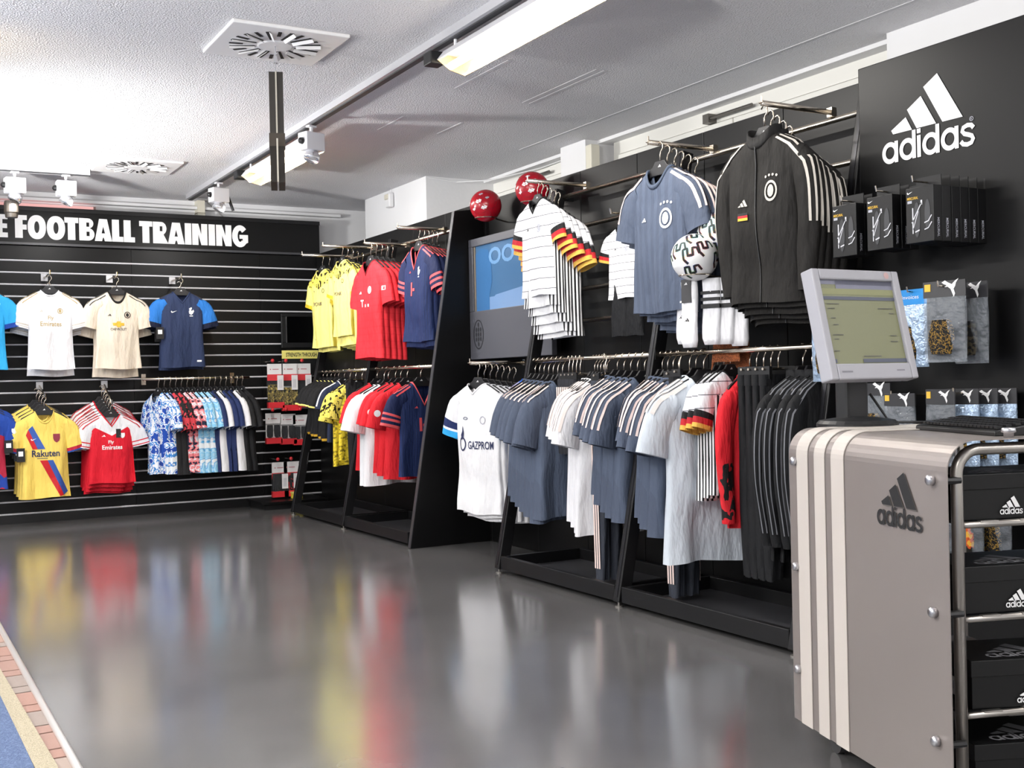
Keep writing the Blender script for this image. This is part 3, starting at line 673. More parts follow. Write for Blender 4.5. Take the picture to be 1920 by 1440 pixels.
def at(sh, w, cx, cz, h=None):
    ys = fit(sh, w=w, h=h); hh = max(y for x, y in ys[0])
    return [(x+cx, y+cz-hh/2) for x, y in ys[0]], ys[1]
def band2(x0, x1, z0, z1, n=5):
    """grid patch"""
    v = [(x0+(x1-x0)*i/n, z0+(z1-z0)*j/n) for j in range(n+1) for i in range(n+1)]
    return v, [(j*(n+1)+i, j*(n+1)+i+1, (j+1)*(n+1)+i+1, (j+1)*(n+1)+i) for j in range(n) for i in range(n)]
def qgrid(a, b, c, d, n=8):
    v = []
    for j in range(n+1):
        for i in range(n+1):
            s_, t_ = i/n, j/n
            v.append(tuple((a[k]*(1-s_)+b[k]*s_)*(1-t_)+(d[k]*(1-s_)+c[k]*s_)*t_ for k in (0, 1)))
    return v, [(j*(n+1)+i, j*(n+1)+i+1, (j+1)*(n+1)+i+1, (j+1)*(n+1)+i) for j in range(n) for i in range(n)]
def sash(xa, za, xb, zb, w, n=24): return stroke([(xa+(xb-xa)*i/n, za+(zb-za)*i/n) for i in range(n+1)], w)
ZC = -.30
f = fabric
# --- designs on the back wall
garment('white_gold', f('white_cloth', 'e9e9ec'), collar=f('white_cloth', ''), stripes=GOLDP, stripe_kw=dict(t1=.35, phs=(-.95, -.45, .05), w=.06), neck='crew', dip=.05, seed=1,
    bands=((.86, .89, 1), (.93, .95, 1)), bandm=(mat('pale_gold', 'c9c2b4', .6),),
    marks=[('brand_mark', at(BADGE, .035, -.085, ZC), mat('pale_gold', '')), ('crest', at(EAGLE, .05, .085, ZC), GOLDP), ('sponsor_print', merge(at(text('Fly', .01), .05, 0, -.365), at(text('Emirates', .01), .19, 0, -.415, .042)), GOLDP)])
garment('cream', f('cream_cloth', 'e6d9c6'), collar=f('black_rib', '1c1a18'), collar_r=.012, stripes=PRINTK, stripe_kw=dict(t1=.42, phs=(-.95, -.45, .05), w=.055), dip=.10, seed=2,
    marks=[('brand_mark', at(BADGE, .035, -.08, ZC-.03), PRINTK), ('crest', at(EAGLE, .06, .085, ZC-.03), PRINTK), ('sponsor_print', at(text('CHEVROLET', .005), .15, 0, -.46, .022), PRINTK), ('sponsor_badge', at(shape([[(-.5, -.12), (-.2, -.12), (-.16, -.25), (.2, -.25), (.16, -.12), (.5, -.12), (.46, .12), (.16, .12), (.2, .25), (-.16, .25), (-.2, .12), (-.54, .12)]]), .11, 0, -.415), YELP)])
garment('navy_blue', f('navy_cloth', '2a3656'), sleeves=f('azure_cloth', '2b74c4'), collar=f('navy_cloth', ''), collar_r=.01, neck='v', dip=.10, seed=3, bands=((.84, 1, 1),), bandm=(f('dark_navy_cloth', '141a33'),),
    tagc=(-.22, -.50), marks=[('brand_mark', at(SWOOSH, .06, -.08, ZC), PRINTW), ('crest', at(ROOSTER, .05, .085, ZC, .085), PRINTW), ('size_print', at(shape([rect(0, 1, 0, .4)]), .04, .15, -.76), PRINTW)], topmat=None)
garment('cyan', f('cyan_cloth', '2fa3dc'), collar=f('cyan_cloth', ''), topmat=patches('cyan_top', ('bfd9e8', '2fa3dc'), 20), bands=((.86, 1, 1),), bandm=(f('deep_blue_cloth', '20449b'),), seed=4)
garment('sash_yellow', f('pale_yellow_cloth', 'f0d268'), collar=f('pale_yellow_cloth', ''), collar_r=.009, dip=.09, seed=5, bands=((.86, .95, 1), (.95, 1, 2)), bandm=(f('crimson_cloth', 'b8233c'), f('blue_cloth', '2d4f9e')), tagc=(-.215, -.46),
    marks=[('red_sash', qgrid((-.165, -.304), (-.143, -.258), (-.068, -.419), (-.11, -.419)), REDP), ('blue_sash', qgrid((-.143, -.258), (-.108, -.229), (-.004, -.419), (-.068, -.419)), BLUEP), ('red_sash', qgrid((-.052, -.511), (.012, -.511), (.150, -.80), (.115, -.81)), REDP), ('blue_sash', qgrid((.012, -.511), (.06, -.511), (.19, -.775), (.150, -.80)), BLUEP), ('brand_mark', at(SWOOSH, .05, -.10, -.34), PRINTW), ('crest', at(SHIELD, .06, .095, -.335), mat('crest_maroon', '8a2a3c', .6)), ('sponsor_print', at(text('Rakuten', .02), .235, 0, -.455, .055), NAVYP), ('underline', at(shape([rect(0, 1, 0, .06)]), .09, -.03, -.495), NAVYP)])
garment('red_white', f('scarlet_cloth', 'd3182c'), sleeves=f('white_cloth', ''), topmat=f('white_cloth', ''), collar=f('scarlet_cloth', ''), collar_r=.009, neck='v', dip=.12, seed=6, stripes=REDP, stripe_kw=dict(t1=.45, phs=(-1.0, -.45, .1), w=.07), bands=((.8, .83, 1), (.92, .96, 1)), bandm=(f('scarlet_cloth', ''),), 
    marks=[('brand_mark', at(BADGE, .035, -.075, -.33), PRINTW), ('crest', at(SHIELD, .045, .095, -.335), PRINTW), ('hang_tag', at(shape([rect(0, 1, 0, 2)]), .045, .06, -.31), PRINTK), ('sponsor_print', merge(at(text('Fly', .02), .05, -.01, -.40), at(text('Emirates', .02), .18, 0, -.45, .045)), PRINTW)])
garment('blue_red', patches('blue_red_check', ('1f3f96', 'a8233c'), 9, (1, 1, 1), 'vor'), sleeves=f('deep_blue_cloth', ''), topmat=f('deep_blue_cloth', ''), seed=7, tagc=(.22, -.45), marks=[('sleeve_print', at(SHIELD, .04, .27, -.32), PRINTW)])
garment('blue_pattern', patches('blue_white_camo', ('1f4aa8', 'e6ecf2', '3d86cf', 'e9eef4'), 16, (1, 1, 1.2)), seed=8)
garment('black_red_top', f('charcoal_cloth', '1f1e20'), topmat=patches('red_black_print', ('1b1a1c', 'c63c46'), 24), sleeves=patches('red_black_print', ''), seed=9)
garment('pink_pattern', patches('pink_print_cloth', ('1d2238', 'e2767c', 'e99a9d', 'dfe3ea', 'e58a8e'), 13, (1, 1, 1.6)), seed=10)
garment('sky_pattern', patches('sky_print_cloth', ('e9eef2', '7fc3e6', 'b9ddef', '3fa0d8', 'e9eef2'), 8, (1, 1, 1.3), sharp=False), seed=11)
garment('navy_plain', f('navy_plain_cloth', '22305c'), collar=f('navy_plain_cloth', ''), seed=12)
garment('white_plain', f('white_cloth', ''), collar=f('white_cloth', ''), seed=13)
garment('black_plain', f('black_cloth', '18181a'), collar=f('black_cloth', ''), seed=14)
# --- designs on the left rack
YT = patches('yellow_black_scribble', ('1d1a10', 'e8d658', 'efe070', 'e8d658'), 30, (1, 1, .8))
YM = f('yellow_cloth', 'f2e784')
garment('yellow', YM, topmat=YT, bands=((.05, .35, 1), (.88, 1, 2)), bandm=(YT, f('yellow_dark', 'd8bb2a')), collar=YM, neck='v', dip=.07, seed=15,
    marks=[('brand_mark', at(CAT, .03, -.08, -.31), PRINTK), ('crest', at(RINGS, .04, .09, -.31), PRINTK), ('sponsor_print', at(text('EVONIK', .01), .16, .0, -.425, .035), mat('plum_print', '6b5a58', .6)), ('hem_print', at(shape([rect(0, 1, 0, .7)]), .02, -.14, -.74), PRINTK)])
RC = striped('red_rib_cloth', 'd62a34', 'cc222d', .05, .12)
garment('red_check', RC, collar=f('dark_red_rib', '7d1520'), neck='v', dip=.10, seed=16, stripes=None, marks=[('brand_mark', at(BADGE, .035, -.085, -.34), PRINTW), ('crest', at(DISC, .055, .07, -.33), PRINTW), ('sponsor_print', merge(at(text('T', .03), .045, -.06, -.42), at(shape([rect(0, 1, 0, 1)]), .02, 0, -.44), at(shape([rect(0, 1, 0, 1)]), .02, .05, -.44)), PRINTW), ('sleeve_print', at(shape([rect(0, 1, 0, .5)]), .06, .265, -.33), PRINTW)])
garment('navy_coral', striped('navy_pin_cloth', '17244b', '1b2b58', .02, .5, 'X'), sleeves=f('navy_jersey', '162147'), collar=CORAL, collar_r=.009, neck='v', dip=.17, seed=17, stripes=CORAL, stripe_kw=dict(t1=.3, phs=(-.9, -.4, .1), w=.09), bands=((.70, .75, 1), (.80, .85, 1), (.92, 1.0, 1)), bandm=(CORAL,), marks=[('brand_mark', at(BADGE, .03, -.07, -.30), CORAL), ('crest', at(ROOSTER, .04, .075, -.31, .08), PRINTW), ('sponsor_print', at(shape([rect(0, .22, 0, 1), rect(.3, .6, .35, .55)]), .06, -.02, -.43), CORAL)])
garment('black_yellow', f('black_cloth', ''), collar=YM, sleeves=f('black_cloth', ''), bands=((.93, 1, 1),), bandm=(YM,), seed=18, marks=[('hem_print', band2(-.23, .23, -.83, -.80), YELP), ('crest', at(RINGS, .05, .08, ZC), PRINTW)])
garment('yellow_scribble', patches('yellow_scribble_soft', ('8a7a22', 'd9bf2c', 'e6cd36', 'e9d23e'), 26, (1, 1, 1.5)), sleeves=YT, topmat=YT, seed=19)
garment('navy_white_trim', f('ink_cloth', '26304a'), collar=PRINTW, stripes=PRINTW, stripe_kw=dict(t1=.9, phs=(-.5,), w=.13), seed=20)
garment('red_plain', f('red_cloth', 'd8202c'), collar=f('red_cloth', ''), seed=21, marks=[('sleeve_print', at(DISC, .05, -.275, -.33), PRINTW)])
# --- middle
CUF = (f('ink_cuff', '1e2c5c'), f('azure_cuff', '2f9fdc'))
garment('white_bluecuff', f('white_cloth', ''), collar=f('white_cloth', ''), neck='v', dip=.06, seed=22, bands=((.68, .82, 1), (.86, 1, 2)), bandm=CUF, W=.215, L=.80,
    marks=[('brand_mark', at(shape([ell(0, 0, .5, .2, 14), ell(0, 0, .3, .1, 14)]), .05, -.07, -.33), mat('slate_print', '6d7486', .6)), ('crest', at(RINGS, .05, .09, -.34), GREYP), ('sponsor_flame', at(shape([[(0, 0), (.3, .1), (.35, .5), (.15, 1), (.12, .6), (-.1, .35), (-.05, .1)]]), .04, -.10, -.42), NAVYP), ('sponsor_print', merge(at(RINGS, .09, -.10, -.49), at(text('GAZPROM', .015), .21, .07, -.495, .05)), NAVYP)])
garment('royal_blue', f('royal_cloth', '1c5fd0'), collar=f('royal_cloth', ''), seed=23)
# --- right rack
GW = striped('white_line_cloth', 'e4e4e8', '4a4a52', .075, .06, off=.0)
FLAG = (f('flag_black', '19191b'), f('flag_red', 'b5242c'), f('flag_gold', 'd6a94c'))
garment('lined_white', GW, collar=f('flag_black', ''), collar_r=.009, neck='v', dip=.10, seed=24, bands=((.70, .80, 1), (.80, .9, 2), (.9, 1, 3)), bandm=FLAG, marks=[('brand_mark', at(BADGE, .035, -.07, -.33), PRINTK), ('crest', at(EAGLE, .05, .085, -.335, .06), GREYP)])
SW = striped('white_side_stripe', 'ececee', '1b1b1e', .026, .45, 'X')
_nt = SW.node_tree; _b = _nt.nodes['Principled BSDF']
_v = math_(_nt, 'ADD', math_(_nt, 'MULTIPLY', math_(_nt, 'ABSOLUTE', axis_(_nt, 'X')), .45), math_(_nt, 'MULTIPLY', axis_(_nt, 'Y'), 1.0))
_m = math_(_nt, 'LESS_THAN', math_(_nt, 'FRACT', math_(_nt, 'DIVIDE', math_(_nt, 'ADD', _v, 10), .022)), .48)
mix_by(SW, math_(_nt, 'MULTIPLY', _m, math_(_nt, 'GREATER_THAN', math_(_nt, 'ABSOLUTE', axis_(_nt, 'X')), .125)), 'ececee', '1b1b1e')
garment('striped_white', SW, sleeves=GW, topmat=GW, collar=f('flag_black', ''), neck='v', dip=.1, seed=25, bands=((.70, .80, 1), (.80, .9, 2), (.9, 1, 3)), bandm=FLAG)
SLT = striped('slate_cloth', '485163', '4e586b', .05, .5, 'X')
SLB = f('slate_sleeve', '4a5365')
garment('slate', SLT, sleeves=SLB, collar=f('slate_rib', '465062'), collar_r=.013, dip=.09, seed=26, stripes=PINKP, stripe_kw=dict(t1=.75, phs=(-.85, -.25, .35), w=.12), marks=[('brand_mark', at(BADGE, .035, -.075, -.36), PRINTW), ('crest', merge(at(EAGLE, .075, .09, -.37, .1), at(STAR4, .08, .09, -.295)), PRINTW), ('size_print', at(shape([rect(0, 1, 0, .35)]), .025, .17, -.78), PRINTW)])
garment('slate_plain', SLT, sleeves=SLB, collar=f('slate_rib', ''), collar_r=.011, seed=27, stripes=PINKP, stripe_kw=dict(t1=.34, phs=(-.5, .1), w=.07))
garment('slate_pink', SLT, sleeves=SLB, collar=f('slate_rib', ''), collar_r=.011, seed=33, stripes=PINKP, stripe_kw=dict(t1=.78, phs=(-.75, -.2, .35), w=.09))
garment('peach_white', f('soft_white_cloth', 'e2e2e6'), collar=f('soft_white_cloth', ''), seed=28, stripes=mat('peach_print', 'e9ddd8', .6), stripe_kw=dict(t1=.8, phs=(-.7, -.1, .5), w=.13), W=.205, L=.78)
garment('light_grey', f('light_grey_cloth', 'c9d1da'), collar=f('light_grey_cloth', ''), seed=29, W=.22, L=.80, stripes=mat('cream_print', 'e3dcd8', .6), stripe_kw=dict(t1=.5, phs=(-.7, -.1, .5), w=.16))
KJ = f('jacket_cloth', '181614'); KB = mat('bone_print', 'c6c0b6', .6)
garment('black_jacket', KJ, collar=f('jacket_rib', '1b1a1a'), collar_r=.012, high=.03, dip=.05, seed=30, sl='long', W=.225, L=.72, zips=BLACKPL, stripes=KB, stripe_kw=dict(t1=.5, phs=(-1.0, -.5, 0), w=.09), noun='track_jacket', dep=.05,
    marks=[('brand_mark', at(BADGE, .055, -.085, -.40), KB), ('crest', merge(at(EAGLE, .065, .10, -.37, .09), at(STAR4, .07, .10, -.305)), KB), ('flag_black', at(shape([rect(0, 1, 0, .2)]), .055, -.085, -.448), PRINTK), ('flag_red', at(shape([rect(0, 1, 0, .2)]), .055, -.085, -.459), REDP), ('flag_gold', at(shape([rect(0, 1, 0, .2)]), .055, -.085, -.470), YELP)])
garment('night_jacket', f('night_cloth', '101114'), collar=f('night_cloth', ''), high=.02, dip=.04, seed=31, sl='long', W=.21, L=.74, stripes=mat('ash_print', '74767c', .6), stripe_kw=dict(t1=.8, phs=(-.7, -.25), w=.06), noun='track_jacket')
garment('red_long', f('red_cloth', ''), bands=((.5, .9, 1),), bandm=(patches('red_black_sleeve', ('1c1a1b', '1c1a1b', 'd0242e', 'd0242e'), 22, (1, 1, .6)),), collar=f('red_cloth', ''), seed=32, sl='long', W=.2, L=.70, noun='training_top')
# --- trousers and shorts
def trousers(key, m, L=.95, W=.2, stripe=None, noun='trousers', seed=0):
    t = empty(noun); r = random.Random(seed); z0 = -.12
    for side in (-1, 1):
        b = MB(); N = 12; K = 18; ph = r.uniform(0, 6)
        for i in range(N+1):
            q = i/N; a = (W/2*(1.02-.28*q)) if L > .6 else W/2*(1.05+.1*q); cx = side*(W/2*(.98+.0*q)); d = .028+.012*math.sin(PI*q)
            for k in range(K):
                th = 2*PI*k/K; c, s = math.cos(th), math.sin(th)
                b.v.append((cx+a*math.copysign(abs(c)**.8, c), d*s*(1+.25*math.sin(th*4+q*5+ph)), z0-.035-(L-.035)*q+.004*math.sin(th*3)))
        for i in range(N):
            for k in range(K): b.f.append((i*K+k, i*K+(k+1) % K, (i+1)*K+(k+1) % K, (i+1)*K+k)); b.mi.append(0)
        lg = obj('trouser_leg', b, m, t, smooth=True)
        if stripe:
            sb = MB()
            for j in (-1, 0, 1):
                for i in range(10):
                    za, zb = z0-.04-(L-.1)*i/10, z0-.04-(L-.1)*(i+1)/10
                    def xx(z): q = (z0-.035-z)/(L-.035); return side*(W/2*.98+(W/2*(1.02-.28*q) if L > .6 else W/2*(1.05+.1*q))+.003)
                    y = j*.016; n = len(sb.v); sb.v += [(xx(za), y-.005, za), (xx(za), y+.005, za), (xx(zb), y+.005, zb), (xx(zb), y-.005, zb)]; sb.f.append((n, n+1, n+2, n+3)); sb.mi.append(0)
            obj('side_stripes', sb, stripe, lg)
    wb = MB(); K = 28
    for z in (z0+.005, z0-.045):
        for k in range(K):
            th = 2*PI*k/K; c, s = math.cos(th), math.sin(th); wb.v.append((W*1.0*math.copysign(abs(c)**.7, c), .031*math.copysign(abs(s)**.6, s), z))
    wb.f = [(k, (k+1) % K, K+(k+1) % K, K+k) for k in range(K)]; wb.mi = [0]*K
    obj('waistband', wb, m, t, smooth=True)
    PROTO[key] = t; t['proto'] = 1
TRK_ = f('black_trouser_cloth', '16171a'); TRS = f('slate_trouser_cloth', '3a3e48')
trousers('black_trousers', TRK_, .92, .17, None, 'trousers', 1)
trousers('charcoal_trousers', TRS, .98, .17, PINKP, 'trousers', 2)
trousers('dark_shorts', f('dark_short_cloth', '2a2b30'), .42, .19, PINKP, 'shorts', 3)
trousers('black_shorts', TRK_, .42, .19, None, 'shorts', 4)
# --- hangers
def make_hanger():
    t = empty('clothes_hanger')
    obj('hook', MB().tube([(0, 0, -.085), (0, 0, -.045), (.006, 0, -.03), (.02, 0, -.016), (.0195, 0, .004), (.008, 0, .0165), (-.008, 0, .015), (-.018, 0, .002)], .0035, 6), CHROME, t, smooth=True)
    pl = [(-.035, -.075), (.035, -.075), (.055, -.10), (.195, -.165), (.205, -.18), (.19, -.185), (.06, -.145), (-.06, -.145), (-.19, -.185), (-.205, -.18), (-.195, -.165), (-.055, -.10)]
    obj('shoulder_bar', MB().prism(pl, lambda u, v, q: (u, q, v), -.006, .006), HANG, t, bevel=.003)
    flat('logo', xf(BADGE, .022, 0, -.105), PRINTW, lambda u, v: (u, -.0068, v), t); return t
def make_clip_hanger():
    t = empty('clip_hanger')
    obj('hook', MB().tube([(0, 0, -.085), (0, 0, -.045), (.006, 0, -.03), (.02, 0, -.016), (.0195, 0, .004), (.008, 0, .0165), (-.008, 0, .015), (-.018, 0, .002)], .0035, 6), CHROME, t, smooth=True)
    obj('bar', MB().tube([(-.15, 0, -.09), (.15, 0, -.09)], .006, 8), CHROME, t)
    for s in (-1, 1): obj('clip', MB().box(s*.12-.014, s*.12+.014, -.03, .03, -.135, -.078), BLACKPL, t)
    return t
HGR, CHG = make_hanger(), make_clip_hanger()
USED = set()
def hang(key, loc, rz, label, cat='jersey', group=None, sc=1.0, sz=None, sx=None, clip=False, hl=None, hg=None):
    p = PROTO[key]
    o = copy_tree(p); o.location = loc; o.rotation_euler = (0, 0, rz); o.scale = (sx or sc, sc, sz or sc)
    if 'proto' in o: del o['proto']
    tag(o, label, cat, group)
    h = copy_tree(CHG if clip else HGR); h.location = loc; h.rotation_euler = (0, 0, rz); h.scale = (sx or sc, sc, sz or sc)
    tag(h, hl or ('black hanger of the '+' '.join(label.split()[:12])), 'hanger', hg or 'hangers')
    return o
# ------------------------------------------------------------------ placing the garments
HP = PI/2
rj = random.Random(11)
def stack(keys, loc, step, n, rz, noun, where, group, sc=(1.0,), cat='jersey', jit=.03, sz=None, sx=None, clip=False):
    """n garments one behind the other, the first in front"""
    for i in range(n):
        k = keys[min(i, len(keys)-1)]; s = sc[min(i, len(sc)-1)]
        lb = '%s %s %s' % ('front' if i == 0 else ORD[i], noun, where) if n > 1 else '%s %s' % (noun, where)
        hang(k, tuple(loc[j]+step[j]*i for j in range(3)), rz+(rj.uniform(-jit, jit) if i else 0), lb, cat, group, s, sz=sz, sx=sx, clip=clip)
G1 = 'jerseys facing out on the back wall'
def slat_arm(x, z, label, drop=0.0):
    t = tag(empty('slat_hook', (x, 10.715, z)), label, 'hook', 'chrome hooks on the slatted wall')
    obj('plate', MB().box(-.028, .028, -.012, 0, -.03, .035), mat('clear_plate', 'c9c9cc', .2, .5), t)
    obj('rod', MB().tube([(0, -.005, 0), (0, -.36, -drop)], .009, 8), CHROME, t, smooth=True)
    obj('tip', MB().tube([(0, -.36, -drop), (0, -.365, -drop+.035)], .007, 8), CHROME, t)
for x, z, d, w in ((.80, 2.155, 0, 'cyan'), (1.35, 2.155, 0, 'white and gold'), (1.90, 2.155, 0, 'cream'), (2.46, 2.155, 0, 'navy and azure')):
    slat_arm(x, z, 'chrome wall hook carrying the %s jerseys' % w)
for x, z, d, w in ((.78, 1.2, .08, 'blue and red'), (1.29, 1.2, .10, 'yellow sash'), (1.835, 1.2, .17, 'red and white')):
    slat_arm(x, z, 'chrome sloping wall hook carrying the %s jerseys' % w, d)
stack(['cyan'], (.80, 10.40, 2.13), (0, .11, 0), 2, 0, 'cyan jersey', 'cut by the left picture edge', G1, (.97,))
stack(['white_gold'], (1.35, 10.40, 2.13), (.01, .12, -.055), 2, 0, 'white jersey with gold stripes', 'on the slatted wall', G1, (.97,), sx=.90)
stack(['cream'], (1.905, 10.40, 2.13), (-.005, .12, -.075), 2, 0, 'cream jersey with black collar', 'on the slatted wall', G1, (.97,), sx=.92)
stack(['navy_blue'], (2.465, 10.40, 2.135), (.012, .12, -.02), 2, 0, 'navy jersey with azure sleeves', 'on the slatted wall', G1, (.97,), sx=.95)
stack(['blue_red'], (.78, 10.40, 1.13), (0, .07, .02), 3, 0, 'blue and red jersey', 'cut by the left picture edge', G1, (.97,))
stack(['sash_yellow'], (1.285, 10.40, 1.10), (-.012, .065, .02), 4, 0, 'yellow jersey with diagonal sash', 'on the slatted wall', G1, (1.05, 1.08), sx=.93)
stack(['red_white'], (1.83, 10.40, 1.035), (-.006, .05, .028), 6, 0, 'red jersey with white sleeves', 'on the slatted wall', G1, (.86, .94, 1.02, 1.08), sx=.93)
# short rail on the back wall
br = tag(empty('garment_rail', (2.58, 10.37, 1.24)), 'chrome rail full of patterned jerseys on the slatted wall', 'garment rail')
obj('bar', MB().tube([(-.48, 0, 0), (.49, 0, 0)], .0125, 10), CHROME, br, smooth=True)
for x in (-.4, .42): obj('bracket', MB().tube([(x, 0, 0), (x, .345, 0)], .010, 8).box(x-.02, x+.02, .33, .345, -.05, .05), CHROME, br)
G2 = 'jerseys on the short rail of the back wall'
row = [('blue_pattern', 'blue and white patterned jersey', 2), ('black_red_top', 'black jersey with red flecked shoulders', 2), ('pink_pattern', 'pink and black patterned jersey', 2), ('sky_pattern', 'sky blue washed jersey', 3), ('navy_plain', 'navy jersey', 1), ('white_plain', 'white jersey', 1), ('navy_plain', 'dark navy jersey', 2), ('white_plain', 'plain white jersey', 1), ('black_plain', 'black jersey', 2)]
x = 2.24; tot = sum(r[2] for r in row); dx = .76/(tot-1)
for k, noun, n in row:
    for i in range(n):
        lb = ('%s %s on the short back-wall rail' % (ORD[i], noun)) if n > 1 else '%s on the short back-wall rail' % noun
        hang(k, (x, 10.37, 1.24), -HP+.42+rj.uniform(-.06, .06), lb+(' from the left' if n > 1 else ''), 'jersey', G2, 1.04 if 'black' not in k else 1.06, sx=.74); x += dx
# --- left rack, upper arms
G3 = 'jerseys facing out on the left rack'
arm(3.29, 3.76, 9.45, 2.29, 'chrome arm holding two yellow jerseys next to the slatted wall')
arm(3.29, 3.76, 8.93, 2.31, 'chrome arm holding yellow jerseys beside the red ones')
arm(3.38, 3.76, 8.24, 2.255, 'chrome arm holding the red jerseys on the left rack')
arm(3.36, 3.76, 7.56, 2.29, 'chrome arm holding the navy and coral jerseys')
stack(['yellow'], (3.475, 9.45, 2.275), (.06, 0, -.01), 2, -HP+.1, 'yellow jersey', 'on the arm nearest the slatted wall', G3, (.97, 1.0))
stack(['yellow'], (3.46, 8.93, 2.295), (.045, 0, -.012), 5, -HP+.05, 'yellow jersey', 'on the arm beside the red jerseys', G3, (.9, .98))
stack(['red_check'], (3.43, 8.24, 2.24), (.045, 0, -.004), 5, -HP+.05, 'red jersey', 'facing out on the left rack', G3, (1.08,))
stack(['navy_coral'], (3.54, 7.58, 2.275), (.035, -.004, -.006), 5, -HP+.05, 'navy jersey with coral trim', 'on the left rack', G3, (1.0, 1.04))
# --- left rack, lower rails
G4 = 'clothes on the lower rails of the left rack'
def railrow(items, group, where, z=1.27, x=3.52):
    cnt = {}
    for it in items: cnt[it[1]] = cnt.get(it[1], 0)+1
    seen = {}
    for it in items:
        k, noun, y, rz, sc = it[:5]; opt = it[5] if len(it) > 5 else {}
        i = seen.get(noun, 0); seen[noun] = i+1
        lb = '%s %s from the left %s' % (ORD[i], noun, where) if cnt[noun] > 1 else '%s %s' % (noun, where)
        cat = opt.get('cat', 'jersey'); clip = cat in ('trousers', 'shorts')
        hang(k, (x+opt.get('dx', 0), y, z), rz, lb, cat, group, sc, sz=opt.get('sz'), sx=opt.get('sx'), clip=clip)
w1, w2 = 'on the left rack\'s far rail', 'on the left rack\'s near rail'
kid = dict(sx=.8)
railrow([('black_yellow', 'black jersey with yellow trim', 9.62, .15, .66, kid), ('black_yellow', 'black jersey with yellow trim', 9.52, .1, .68, kid), ('black_yellow', 'black jersey with yellow trim', 9.42, .0, .68, kid), ('black_yellow', 'black jersey with yellow trim', 9.33, .1, .70, kid), ('black_yellow', 'black jersey with yellow trim', 9.24, .05, .72, kid),
         ('navy_white_trim', 'dark jersey with white shoulder line', 9.10, .1, .74, kid), ('yellow_scribble', 'yellow scribbled jersey', 8.97, .1, .97, dict(sx=.85)), ('yellow_scribble', 'yellow scribbled jersey', 8.84, .1, .9, dict(sx=.85)), ('black_trousers', 'black trousers', 8.70, .1, .9, dict(cat='trousers'))], G4, w1)
railrow([('red_plain', 'red jersey', 8.38, .12, .98), ('white_plain', 'white jersey', 8.24, .1, 1.1), ('white_plain', 'white jersey', 8.16, .08, 1.1), ('red_plain', 'red jersey', 8.02, .1, .98), ('red_plain', 'red jersey', 7.92, .05, 1.0), ('red_plain', 'red jersey', 7.80, .1, 1.02), ('navy_coral', 'navy jersey with coral collar', 7.56, .1, .98)], G4, w2)
# --- middle stack under the screen
tm = arm(3.43, 3.87, 6.60, 1.275, 'chrome arm under the grey screen holding white jerseys')
stack(['white_bluecuff'], (3.49, 6.60, 1.26), (.042, -.006, -.006), 7, -HP+.2, 'white jersey with blue cuffs', 'below the grey screen', 'jerseys below the grey screen', (1.06, 1.08, 1.1), jit=.04)
hang('royal_blue', (3.74, 6.33, 1.26), -HP+.4, 'bright blue jersey behind the white ones below the screen', 'jersey', 'jerseys below the grey screen', .85)
# --- right rack, upper arms
G5 = 'clothes facing out on the right rack'
arm(3.335, 3.76, 5.64, 2.31, 'chrome arm holding the white lined jerseys')
arm(3.335, 3.76, 4.47, 2.305, 'chrome arm holding the slate grey jerseys')
arm(3.335, 3.76, 3.66, 2.315, 'chrome arm holding the black track jackets')
stack(['lined_white', 'striped_white'], (3.395, 5.63, 2.295), (.027, -.002, -.012), 6, -HP+.03, 'white jersey with flag-coloured cuffs', 'on the right rack', G5, (.80, .86, .9, .95, 1.0, 1.02))
stack(['slate'], (3.39, 4.45, 2.29), (.040, -.004, -.013), 6, -HP+.05, 'slate grey jersey', 'facing out on the right rack', G5, (1.0, 1.0, 1.02, 1.02, 1.04, 1.04))
stack(['black_jacket'], (3.375, 3.69, 2.30), (.034, -.002, -.02), 5, -HP+.03, 'black track jacket', 'facing out beside the logo panel', G5, (1.0, 1.0, 1.01), cat='jacket', sx=.93)
# small kit on a peg
pg = tag(empty('wall_peg', (3.87, 5.10, 2.06)), 'thin chrome peg holding the small white kit', 'peg'); obj('rod', MB().tube([(0, 0, 0), (-.33, 0, 0), (-.335, 0, .025)], .006, 8), CHROME, pg); obj('plate', MB().box(-.02, 0, -.02, .02, -.03, .03), CHROME, pg)
hang('lined_white', (3.62, 5.10, 2.05), -HP+.15, 'small white lined jersey behind the slate grey ones', 'jersey', G5, .56)
hang('black_shorts', (3.63, 5.09, 1.72), -HP+.15, 'small black shorts hanging under the small white jersey', 'shorts', G5, .62, clip=True)
# --- right rack, lower rails
G6 = 'clothes on the lower rails of the right rack'
w3, w4 = 'on the right rack\'s far rail', 'on the right rack\'s near rail'
items = []
for i in range(7): items.append(('slate_plain', 'slate grey jersey', 5.91-.052*i, .1+rj.uniform(-.08, .08), (.98, 1.02, 1.05, 1.08, 1.11, 1.15, 1.12)[i], dict(sx=1.0)))
for i in range(4): items.append(('dark_shorts', 'dark shorts with pale stripes', 5.50-.04*i, .12, 1.0, dict(cat='shorts', sx=.4, dx=-.02)))
for i in range(5): items.append(('peach_white', 'white jersey with peach stripes', 5.29-.03*i, .1+rj.uniform(-.06, .06), (1.0, 1.0, 1.03, 1.06, 1.08)[i], dict(dx=.02)))
items.append(('charcoal_trousers', 'charcoal trousers', 5.10, .1, 1.1, dict(cat='trousers', sx=.55, dx=-.04)))
for i in range(5): items.append(('slate_pink', 'grey jersey with pink stripes', 5.04-.062*i, .1+rj.uniform(-.1, .1), (.9, .96, 1.0, 1.03, 1.05)[i]))
railrow(items, G6, w3)
items = []
for i in range(4): items.append(('slate_pink', 'slate grey jersey', 4.64-.045*i, .12+rj.uniform(-.1, .1), (1.0, 1.03, 1.06, 1.1)[i]))
